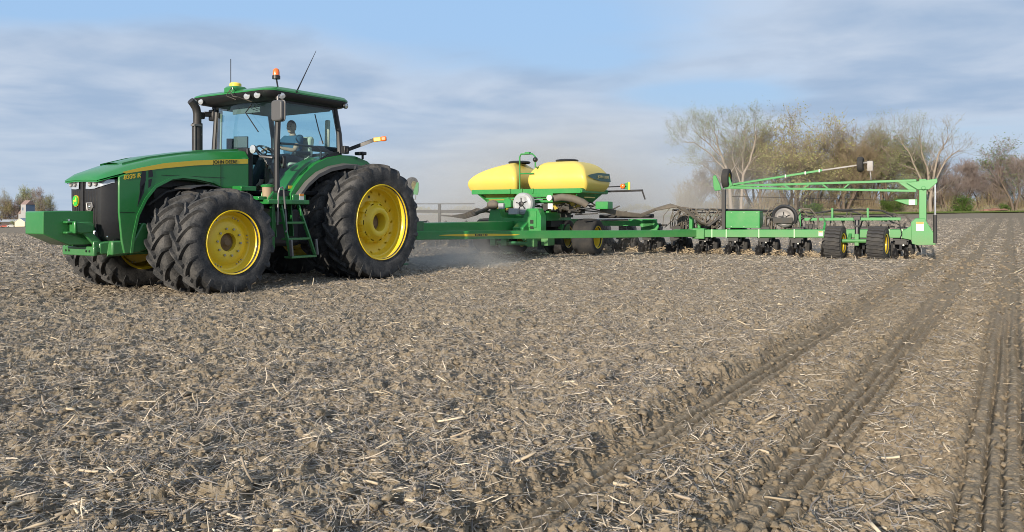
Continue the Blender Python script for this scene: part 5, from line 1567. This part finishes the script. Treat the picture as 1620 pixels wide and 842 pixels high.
def make_tree(name, seed, h, spread, trunks, bark, twig, leafm, n_leaf, leaf_size, lean=(0, 0), dens=1.0, tmin=.014, low=.25, clear=None, thick_=.017, guides=None):
    """recursive branching; returns the trunk mesh and the crown mesh"""
    g = random.Random(seed)
    W, K = Wood(), Wood()
    tips = []
    def rec(p, d, L, r, lv):
        nseg = 4 if lv < 3 else 3
        pts = [p]; rad = [r]; dirs = [d]
        for i in range(nseg):
            wob = .16 if lv < 2 else .26
            d = (d + Vector((g.gauss(0, wob), g.gauss(0, wob), g.gauss(0, wob * .7) + (.06 if lv > 0 else .04)))).normalized()
            pts.append(pts[-1] + d * (L / nseg)); rad.append(max(tmin * .6, r * (1 - .62 * (i + 1) / nseg))); dirs.append(d)
        if lv <= 2: W.limb(pts, rad, 7 if lv < 2 else 5, 0)
        else: K.limb(pts, rad, 3, 0)
        if lv >= 3: tips.append((pts[-1], L)); tips.append((pts[-2], L))
        if lv >= 5 or L < .35: return
        nchild = {0: 5, 1: 5, 2: 5, 3: 4, 4: 3}[lv]
        nchild = max(2, int(round(nchild * dens * g.uniform(.8, 1.2))))
        for c in range(nchild):
            t = g.uniform(low if lv == 0 else .3, 1.0)
            if c == 0: t = 1.0
            k = min(nseg - 1, int(t * nseg)); f = t * nseg - k
            q = pts[k].lerp(pts[k + 1], f); rr_ = rad[k] * (1 - f) + rad[k + 1] * f
            ang = g.uniform(.35, .85) * (spread if lv < 2 else 1.0); 
            if c == 0: ang *= .4
            base = dirs[k + 1]; ax_ = base.orthogonal().normalized(); ax_.rotate(Matrix.Rotation(g.uniform(0, 6.28), 3, base))
            nd = base.copy(); nd.rotate(Matrix.Rotation(ang, 3, ax_)); nd = (nd + Vector((0, 0, .12))).normalized()
            rec(q, nd, L * g.uniform(.50, .74) * (1.0 if lv else .95), max(tmin, rr_ * g.uniform(.5, .72)), lv + 1)
    for gp_ in (guides or ()):
        r0, r1, pp_ = gp_
        pts = [Vector((x, g.gauss(0, .25) + .25 * i * sgn_, z)) for sgn_ in [g.choice((-1, 1))] for i, (x, z) in enumerate(pp_)]
        fine = []
        for i in range(len(pts) - 1):
            for q in range(3):
                fine.append(pts[i].lerp(pts[i + 1], q / 3) + Vector((g.gauss(0, .12), g.gauss(0, .12), g.gauss(0, .08))) * (1 if q else 0))
        fine.append(pts[-1]); N_ = len(fine)
        rad = [r0 + (r1 - r0) * i / (N_ - 1) for i in range(N_)]
        W.limb(fine, rad, 8, 0)
        for i in range(2, N_):
            L0 = 1.6 + 2.2 * math.sin(math.pi * min(1, .25 + .6 * i / N_))
            for c in range(2 if g.random() < .75 * dens else 1):
                base = (fine[i] - fine[i - 1]).normalized(); ax_ = base.orthogonal().normalized(); ax_.rotate(Matrix.Rotation(g.uniform(0, 6.28), 3, base))
                nd = base.copy(); nd.rotate(Matrix.Rotation(g.uniform(.3, 1.0), 3, ax_))
                rec(fine[i], (nd + Vector((0, 0, .15))).normalized(), L0 * g.uniform(.7, 1.15), max(.03, rad[i] * .45), 2)
    for k in range(0 if guides else trunks):
        a = 6.28 * k / trunks + g.uniform(-.5, .5)
        d0 = Vector((math.cos(a) * .22 * (trunks > 1) + lean[0], math.sin(a) * .15 * (trunks > 1) + lean[1], 1)).normalized()
        rec(Vector((.35 * math.cos(a) * (trunks > 1), .3 * math.sin(a) * (trunks > 1), -.3)), d0, h * .42 * g.uniform(.85, 1.1), h * thick_, 0)
    for k in range(n_leaf):
        p, L = g.choice(tips)
        if clear and clear(p, g): continue
        s_ = .22 + .25 * L
        K.leaf(p + Vector((g.gauss(0, s_), g.gauss(0, s_), g.gauss(0, s_))), leaf_size * g.uniform(.6, 1.3), g, 1)
    zs_ = sorted(v[2] for v in K.v); f = h / zs_[int(len(zs_) * .998)]
    for w_ in (W, K): w_.v = [(x * f, y * f, z * f) for x, y, z in w_.v]
    return W.mesh('trunk', [bark]), K.mesh('crown', [twig, leafm])

GUIDE_A = [(.42, .09, [(0, -.3), (-.8, 8.5), (-2.6, 13.5), (-3.8, 17.2)]), (.18, .05, [(-1.0, 9.0), (-4.2, 12.8), (-7.5, 15.2), (-9.6, 15.6)]), (.16, .05, [(-2.4, 12.6), (-5.4, 15.6), (-8.2, 17.8)]),
           (.36, .08, [(2.0, -.3), (2.3, 8.6), (3.8, 11.6), (4.4, 15.2), (4.3, 18.4)]), (.16, .05, [(2.4, 8.9), (2.2, 13.0), (3.0, 16.4)]), (.16, .05, [(1.9, 6.5), (0, 12.5), (.9, 17.3)]), (.15, .05, [(-.6, 6.5), (-4.5, 9.5), (-6.5, 10.8)])]
GUIDE_B = [(.46, .30, [(0, -.3), (.1, 5.2)]), (.28, .07, [(0, 5.0), (-.6, 10.2), (-2.0, 13.4), (-2.4, 16.2), (-2.6, 18.0)]), (.28, .07, [(.2, 5.0), (1.3, 11.2), (2.1, 14.0), (3.0, 15.8), (3.6, 17.4)]), (.24, .06, [(.4, 5.6), (2.9, 10.8), (5.3, 13.4), (7.2, 14.4)]),
           (.28, .07, [(-.6, 4.5), (-3.4, 10.5), (-5.2, 14.0), (-7.0, 16.4), (-8.6, 17.4)]), (.18, .05, [(-3.2, 10.0), (-8.0, 11.6), (-11.0, 14.6), (-12.6, 16.0)]), (.14, .05, [(-4.6, 12.6), (-8.2, 13.8), (-10.0, 15.4)])]
KINDS = {
    'cottonwood': [make_tree('a', 3, 20.9, 1, 1, BARK_P, TWIG_P, LEAF_Y, 8500, .12, dens=.85, guides=GUIDE_A), make_tree('b', 14, 19.3, 1, 1, BARK_P, TWIG_P, LEAF_Y, 6000, .11, dens=.72, clear=lambda p, g: p.x > -1 and g.random() < .72, guides=GUIDE_B)],
    'brown': [make_tree('c', 21, 16, 1.0, 3, BARK_B, TWIG_B, LEAF_B, 1300, .10, dens=1.12), make_tree('d', 32, 16, .95, 3, BARK_B, TWIG_B, LEAF_O, 5200, .12, dens=1.0)],
    'bare': [make_tree('e', 43, 10, .8, 3, BARK_B, TWIG_G, LEAF_B, 500, .08, dens=1.0), make_tree('f', 55, 10, .85, 2, BARK_B, TWIG_G, LEAF_B, 500, .08, dens=1.05)],
    'yellowgreen': [make_tree('g', 66, 14, .9, 3, BARK_B, TWIG_P, LEAF_Y, 6000, .12, dens=1.05)],
    'green': [make_tree('h', 77, 12, .7, 2, BARK_B, TWIG_G, LEAF_M, 3500, .12)],
}
def plant(kind, var, px, D, h, label, rot=0, group=None, cat='tree', name=None, wide=1.0):
    h0 = {'cottonwood': h, 'brown': 16, 'bare': 10, 'yellowgreen': 14, 'green': 12}[kind]
    x = (px - 810) / FPX * D
    o = empty(name or {'cottonwood': 'cottonwood_tree', 'brown': 'brown_tree', 'bare': 'bare_tree', 'yellowgreen': 'budding_tree', 'green': 'green_tree'}[kind], (x, D, tz(x, D) - .1), rot)
    o.scale = (h / h0 * wide, h / h0 * wide, h / h0)
    tw, cr = KINDS[kind][var]
    for nm, me in (('trunk', tw), ('crown', cr)):
        c = bpy.data.objects.new(nm, me); C.objects.link(c); c.parent = o
    tag(o, label, cat, group)
    return o
GR = 'trees of the grove behind the planter'
plant('cottonwood', 0, 1158, 146, 20.9, 'tall pale green cottonwood at the left end of the grove', 0, GR)
plant('cottonwood', 1, 1471, 146, 19.3, 'broad cottonwood with thick bare forked limbs above the planter end post', 0, GR)
rows = [('brown', 1, 1250, 150, 17.3, 'tall ochre budding tree beside the left cottonwood', 2.3), ('brown', 0, 1196, 153, 15.5, 'brown twiggy tree between the left cottonwood and the ochre tree', 2.0),
        ('brown', 1, 1287, 152, 14.5, 'rounded brown tree above the green control cabinet', 2.9), ('brown', 0, 1335, 149, 15.0, 'dense dark brown tree in the middle of the grove', .3),
        ('brown', 0, 1368, 154, 14.0, 'dense brown tree just behind the raised marker wheel', 4.0), ('yellowgreen', 0, 1402, 150, 13.5, 'yellow green budding tree left of the forked cottonwood', 1.0),
        ('yellowgreen', 0, 1440, 155, 12.5, 'lower yellow green tree under the forked cottonwood', 3.0), ('brown', 0, 1258, 156, 13.5, 'dark brown tree set back behind the ochre tree', 5.2),
        ('bare', 0, 1500, 150, 9.8, 'bare purple brown tree just right of the planter end post', .5), ('bare', 1, 1528, 151, 9.2, 'round bare tree above the small green bush', 1.4),
        ('bare', 0, 1556, 152, 9.6, 'bare grey twiggy tree right of the small green bush', 2.6), ('bare', 1, 1585, 156, 8.4, 'low bare tree behind the log pile', 3.9),
        ('green', 0, 1606, 148, 12.6, 'slim green tree at the right edge of the photo', .2), ('bare', 0, 1632, 150, 10.5, 'bare tree beyond the slim green tree at the right edge', 4.2),
        ('bare', 1, 1105, 156, 9.0, 'small bare tree at the dusty left foot of the grove', 2.2), ('brown', 0, 1155, 158, 12.0, 'brown tree behind the foot of the tall left cottonwood', 1.1),
        ('bare', 1, 1475, 157, 9.0, 'bare tree half hidden by the planter end post', 5.0), ('brown', 1, 1310, 158, 13.0, 'ochre brown tree at the back of the middle of the grove', 3.7)]
for k, v, px, D, h, lab, rot in rows: plant(k, v, px, D, h * (1.14 if k != 'bare' else 1.08), lab, rot, GR, wide=1.12)

# low undergrowth that reads as one mass along the foot of the grove
def brush(name, px0, px1, D0, D1_, n, hmin, hmax, mats, label, seed, lf=.5, ls=.10):
    g = random.Random(seed); K = Wood()
    for i in range(n):
        px = g.uniform(px0, px1); D = g.uniform(D0, D1_); x = (px - 810) / FPX * D
        z = tz(x, D); h = g.uniform(hmin, hmax) * (.55 + .6 * math.sin(px * .045) ** 2)
        a = g.uniform(0, 6.28); l = g.uniform(.1, .5) * h
        p0 = Vector((x, D, z - .1)); p1 = p0 + Vector((math.cos(a) * l * .4, math.sin(a) * l * .4, h * .6)); p2 = p1 + Vector((math.cos(a) * l * .6, math.sin(a) * l * .6, h * .4))
        K.limb([p0, p1, p2], [.035, .025, .012], 3, 0)
        for _ in range(3):
            b = g.uniform(0, 6.28); q = p0.lerp(p1, g.random()) if g.random() < .5 else p1.lerp(p2, g.random())
            K.limb([q, q + Vector((math.cos(b) * .5, math.sin(b) * .5, g.uniform(.2, .7))) * (h * .3)], [.018, .010], 3, 0)
        for _ in range(4):
            if g.random() < lf: K.leaf(p1.lerp(p2, g.random()) + Vector((g.gauss(0, .3), g.gauss(0, .3), g.gauss(0, .3))), ls * g.uniform(.7, 1.5), g, 1)
    me = K.mesh(name, mats); o = bpy.data.objects.new(name, me); C.objects.link(o)
    return tag(o, label, 'undergrowth', kind='stuff')
brush('undergrowth', 1070, 1680, 150, 163, 5200, 2.2, 6.0, [TWIG_B, LEAF_O], 'brown twiggy undergrowth filling the foot of the grove', 5)
brush('weed_strip', 1070, 1720, 147, 150, 2600, .5, 1.5, [TWIG_P, LEAF_O], 'dry pale weeds along the near edge of the grove', 6)
def bush(px, D, w_, h, n, label, seed, mat=LEAF_G):
    g = random.Random(seed); K = Wood(); x = (px - 810) / FPX * D; o = empty('bush', (x, D, tz(x, D)))
    S_ = Wood()
    for i in range(14):
        a = g.uniform(0, 6.28); S_.limb([Vector((0, 0, -.1)), Vector((math.cos(a) * w_ * .2, math.sin(a) * w_ * .2, h * .4)), Vector((math.cos(a) * w_ * .4, math.sin(a) * w_ * .4, h * .8))], [.05, .035, .015], 4, 0)
    cl = [(Vector((g.gauss(0, w_ * .24), g.gauss(0, w_ * .24), h * g.uniform(.2, .85))), g.uniform(.12, .28) * w_) for _ in range(12)]
    for i in range(n):
        c, r_ = g.choice(cl); K.leaf(c + Vector((g.gauss(0, 1), g.gauss(0, 1), g.gauss(0, .8))) * r_ * .6, .13, g, 0)
    for nm, me in (('stems', S_.mesh('stems', [BARK_B])), ('foliage', K.mesh('foliage', [mat]))):
        c = bpy.data.objects.new(nm, me); C.objects.link(c); c.parent = o
    return tag(o, label, 'bush')
bush(1524, 146.5, 3.6, 3.1, 2600, 'bright green leafy bush below the bare trees right of the planter', 1)
bush(1416, 147, 3.4, 2.7, 2000, 'bright green bush seen under the raised marker arm', 2)
bush(1290, 148, 3.0, 2.2, 1200, 'green bush between the trunks behind the vacuum fan', 3)
bush(1588, 147, 2.0, 1.6, 700, 'small green bush beside the log pile', 4)

# grass strip along the edge of the field
def strip(name, D0, D1_, px0, px1, mat, lift, kind='structure'):
    m = MB(); N = 60; a = []; b = []
    for k in range(N + 1):
        px = px0 + (px1 - px0) * k / N
        for lst, D in ((a, D0), (b, D1_)):
            x = (px - 810) / FPX * D; lst.append((x, D, tz(x, D) + lift))
    n = N + 1; m.add(a + b, [(k, k + 1, n + k + 1, n + k) for k in range(N)])
    return tag(m.build(name, mat, merge=False), kind=kind)
GRASS = leaf_mat('verge_grass', (.085, .15, .03), (.12, .18, .045), (.16, .17, .07))
strip('grass_verge', 128, 149, 1000, 1760, GRASS, .12)
g = random.Random(12); K = Wood()
for i in range(16000):
    px = g.uniform(1050, 1700); D = g.uniform(130, 148); x = (px - 810) / FPX * D; z = tz(x, D) + .12; h = g.uniform(.12, .35); a = g.uniform(0, 6.28)
    o_ = len(K.v); K.v += [(x, D, z), (x + .07 * math.cos(a), D + .07 * math.sin(a), z), (x + .05 * g.gauss(0, 1), D + .05, z + h)]; K.f.append((o_, o_ + 1, o_ + 2)); K.m.append(0)
gm = bpy.data.objects.new('grass', K.mesh('grass', [GRASS])); C.objects.link(gm); tag(gm, 'short green grass on the strip in front of the grove', 'grass', kind='stuff')

# log pile at the right
lpx = empty('log_pile', ((1577 - 810) / FPX * 145, 145, tz((1577 - 810) / FPX * 145, 145)))
LOG = surf('reddish_logs', (.22, .12, .09), .9, var=.3, scale=2)
m = MB(); g = random.Random(5)
for k in range(34):
    y = g.uniform(-.8, .8); x = g.uniform(-2.2, 2.2); z = .12 + g.random() ** 1.5 * .85 * (1 - abs(x) / 3)
    a = g.uniform(-.6, .6); L = g.uniform(.5, 1.2)
    m.tube([(x - L * math.cos(a), y - L * math.sin(a) * .6, z), (x + L * math.cos(a), y + L * math.sin(a) * .6, z + g.uniform(-.1, .2))], g.uniform(.06, .14), 6)
m.build('logs', LOG, lpx); tag(lpx, 'low pile of reddish logs and brush at the field edge on the right', 'log pile')

# ------------------------------------------------------------------ far farmstead on the left
def at(px, D, dz=0.0):
    x = (px - 810) / FPX * D
    return (x, D, tz(x, D) + dz)
WALLL = surf('pale_siding', (.30, .30, .30), .8, scale=.4); BLUES = surf('blue_grey_siding_and_shade', (.10, .15, .22), .7, scale=.4)
REDR = surf('rusty_red_roof', (.23, .165, .145), .8, scale=.6); CREAM = surf('cream_siding', (.66, .60, .44), .8, scale=.4)
TIN = surf('tin_roof', (.42, .44, .46), .5, metal=.2, scale=.5); DARKB = surf('weathered_boards', (.08, .07, .065), .9, scale=.5)
el_ = empty('grain_elevator', at(44, 425), -.55)
MB().box((0, 0, 4.6), (4.4, 4.6, 9.2)).build('wall', WALLL, el_)
m = MB().prism([(-2.3, 9.2), (2.3, 9.2), (0, 11.0)], -2.5, 2.5, 'yz'); m.build('roof', REDR, el_)
MB().box((2.23, 0, 4.6), (.06, 4.6, 9.2)).build('side_wall_shade', BLUES, el_)  # shade on the tower's right side, put into the sheet's blue grey colour
MB().box((-3.4, -.2, 2.9), (2.5, 3.8, 5.8)).build('lean_to', WALLL, el_)
MB().prism([(-5.0, 5.3), (-2.2, 7.0), (-2.2, 5.6)], -2.4, 2.0, 'xz').build('lean_to_roof', REDR, el_)
MB().box((-.4, -2.33, 7.4), (1.0, .06, 1.2)).build('window', BLUES, el_)
el_.scale = (1.15, 1, 1.3)
tag(el_, 'tall grain elevator with pale walls, one side coloured blue grey for shade, and rusty red roof', 'grain elevator')
b = empty('shed', at(52, 432), -.3); MB().box((0, 0, 2.5), (7, 5, 5)).build('wall', BLUES, b); MB().prism([(-2.8, 5), (2.8, 5), (0, 7.0)], -3.7, 3.7, 'yz').build('roof', TIN, b)
tag(b, 'blue grey shed with a shiny tin roof right of the grain elevator', 'shed')
b = empty('shed', at(36, 405), .1); MB().prism([(-2.4, 0), (-2.4, 2.7), (0, 4.4), (2.4, 2.7), (2.4, 0)], -3, 3, 'xz').build('wall', CREAM, b)
MB().prism([(-2.6, 2.62), (0, 4.5), (2.6, 2.62), (2.6, 2.75), (0, 4.66), (-2.6, 2.75)], -3.2, 3.2, 'xz').build('roof', TIN, b); tag(b, 'small cream gabled shed in front of the grain elevator', 'shed')
b = empty('barn', at(17, 428), .2); MB().box((0, 0, 1.5), (7, 5, 3)).build('wall', DARKB, b); MB().prism([(-2.8, 3), (2.8, 3), (0, 4.2)], -3.8, 3.8, 'yz').build('roof', TIN, b)
tag(b, 'low dark weathered barn among the trees at the left edge', 'barn')
def far_car(px, D, col, label, nm):
    o = empty(nm, at(px, D), .2); mt = surf(nm + '_paint_' + col[0], col[1], .35, coat=.4)
    m = MB().prism([(-2.1, .35), (-2.15, .8), (-1.4, .95), (-.8, 1.42), (.7, 1.45), (1.2, .98), (2.1, .85), (2.15, .35)], -.85, .85); m.build('body', mt, o, bev=.06)
    MB().prism([(-1.25, .97), (-.75, 1.36), (.62, 1.38), (1.02, .99)], -.86, .86).build('window', SCREEN, o)
    for x in (-1.35, 1.35):
        for y in (-.8, .8): MB().disc((x, y, .33), .33, .22, n=16).build('wheel', BLACK, o)
    return tag(o, label, 'car')
far_car(1, 408, ('blue', (.12, .22, .36)), 'small blue car parked at the far farm at the left edge', 'parked_car')
far_car(8, 407, ('red', (.45, .08, .05)), 'small red car parked at the far farm', 'parked_car')
far_car(19, 406, ('white', (.62, .62, .60)), 'small white car parked by the cream shed', 'parked_car')
bush(23, 405, 3.2, 3.8, 900, 'round yellow green shrub left of the cream shed', 8, LEAF_Y)
GF = 'trees round the far farm'
for k, v, px, D, h, lab, rot, wd in (('brown', 1, 8, 440, 16.5, 'round topped tree furthest left at the far farm', .2, .6), ('bare', 0, 22, 445, 13.0, 'thin bare tree left of the grain elevator', 1.0, 1), ('yellowgreen', 0, 39, 450, 18.0, 'green budding tree behind the grain elevator', 2.0, .8),
        ('bare', 1, 57, 446, 17.0, 'bare dark tree right of the grain elevator', 3.0, 1.1), ('yellowgreen', 0, 76, 440, 14.0, 'small green topped tree rightmost at the far farm', 4.0, .6), ('bare', 0, -4, 450, 13.5, 'bare tree cut by the left edge of the photo', 4.4, 1), ('bare', 1, 30, 452, 12.0, 'small bare tree behind the cream shed', 5.4, 1),
        ('brown', 0, 70, 436, 8.5, 'low brown bushy tree above the tractor front weight', .9, 1.3), ('brown', 0, 62, 438, 8.0, 'low brown bushy tree right of the tin roofed shed', 3.3, 1.2), ('bare', 0, 12, 452, 10.0, 'bare tree behind the weathered barn', 2.2, 1.2)):
    plant(k, v, px, D, h * 1.3, lab, rot, GF, wide=wd * .85)
brush('far_undergrowth', -60, 84, 436, 450, 1500, 3.0, 6.5, [TWIG_G, LEAF_B], 'dark undergrowth between the trees of the far farm', 9, .6, .3)
strip('far_verge', 395, 412, -80, 110, GRASS, .25)
brush('distant_treeline', 96, 1100, 640, 700, 5200, 4.0, 8.0, [TWIG_G, LEAF_O], 'low distant line of trees on the horizon behind the dust', 10, .9, .6)

# a few green weeds among the straw
def weed(x, y, s_, label, seed):
    g = random.Random(seed); m = MB()
    for k in range(9):
        a = 6.28 * k / 9 + g.uniform(-.3, .3); L = s_ * g.uniform(.6, 1.1)
        d = Vector((math.cos(a), math.sin(a), .5)); sd = Vector((-math.sin(a), math.cos(a), 0)) * s_ * .16
        p = [Vector((0, 0, 0)), d * L * .5, d * L + Vector((0, 0, -.15 * L))]
        m.add([p[0] - sd * .2, p[0] + sd * .2, p[1] + sd, p[2], p[1] - sd], [(0, 1, 2, 4), (4, 2, 3)])
    o = m.build('weed', LEAF_G, None, merge=False); o.location = (x, y, float(field_height(np.array([x]), np.array([y]))[0]) + .005)
    return tag(o, label, 'weed', 'weeds in the field')
weed((825 - 810) / 1250 * 9.4, 9.4, .10, 'small green weed in the bare middle of the field', 1)
weed((880 - 810) / 1250 * 9.3, 9.3, .05, 'tiny green weed right of the middle weed', 2)
weed((312 - 810) / 1250 * 9.0, 9.0, .06, 'small green weed in the straw in front of the tractor front wheels', 3)
weed((682 - 810) / 1250 * 8.9, 8.9, .05, 'tiny green weed left of the middle weed', 4)

# ------------------------------------------------------------------ dust thrown up by the machines
def dust_cloud(name, c, rad, rz, dens, label, color=(.94, .91, .84), scale=1.5, seed=0.0, cut=(.36, .74)):
    m, t, out = new_mat(name)
    tc_ = t.node('ShaderNodeTexCoord').outputs['Object']
    ln = t.node('ShaderNodeVectorMath', operation='LENGTH'); t.l.new(tc_, ln.inputs[0])
    fall = t.smooth(ln.outputs['Value'], .15, .98, 1.0, 0.0)
    mp = t.node('ShaderNodeMapping'); mp.inputs['Location'].default_value = (seed, seed * .7, 0); t.l.new(tc_, mp.inputs[0])
    n = t.smooth(t.noise(mp.outputs[0], scale, 4, .55, .6), cut[0], cut[1])
    v = t.node('ShaderNodeVolumePrincipled'); v.inputs['Color'].default_value = (*color, 1); v.inputs['Anisotropy'].default_value = .0
    t.put(v.inputs['Density'], t.math('MULTIPLY', t.math('MULTIPLY', fall, t.math('ADD', t.math('MULTIPLY', n, .85), .15)), dens))
    t.l.new(v.outputs[0], out.inputs['Volume'])
    mb = MB().ball((0, 0, 0), 1.0, 24); o = mb.build(name, m)
    o.location = c; o.scale = rad; o.rotation_euler = (0, 0, rz)
    return tag(o, label, 'dust', kind='stuff')
dust_cloud('dust_cloud', (3.2, 36, .5), (13, 8, 7.0), -.3, .36, 'tan dust cloud rising behind the planter in front of the grove', seed=2, scale=1.1, cut=(.28, .80))
dust_cloud('dust_cloud', (-2.6, 26.5, .5), (10, 5, 4.0), -.3, .36, 'pale low dust drifting behind the tractor and the seed tanks', seed=5, cut=(.28, .80))
dust_cloud('dust_cloud', (-1.7, 17.9, .0), (3.4, 2.0, .95), -1.0, .95, 'low dust kicked up between the tractor rear wheel and the planter', seed=9, scale=2.2)
dust_cloud('dust_cloud', (6.2, 24.6, .0), (8.0, 1.8, .85), -.52, .40, 'long low band of dust hanging behind the row units', seed=13, scale=2.2)
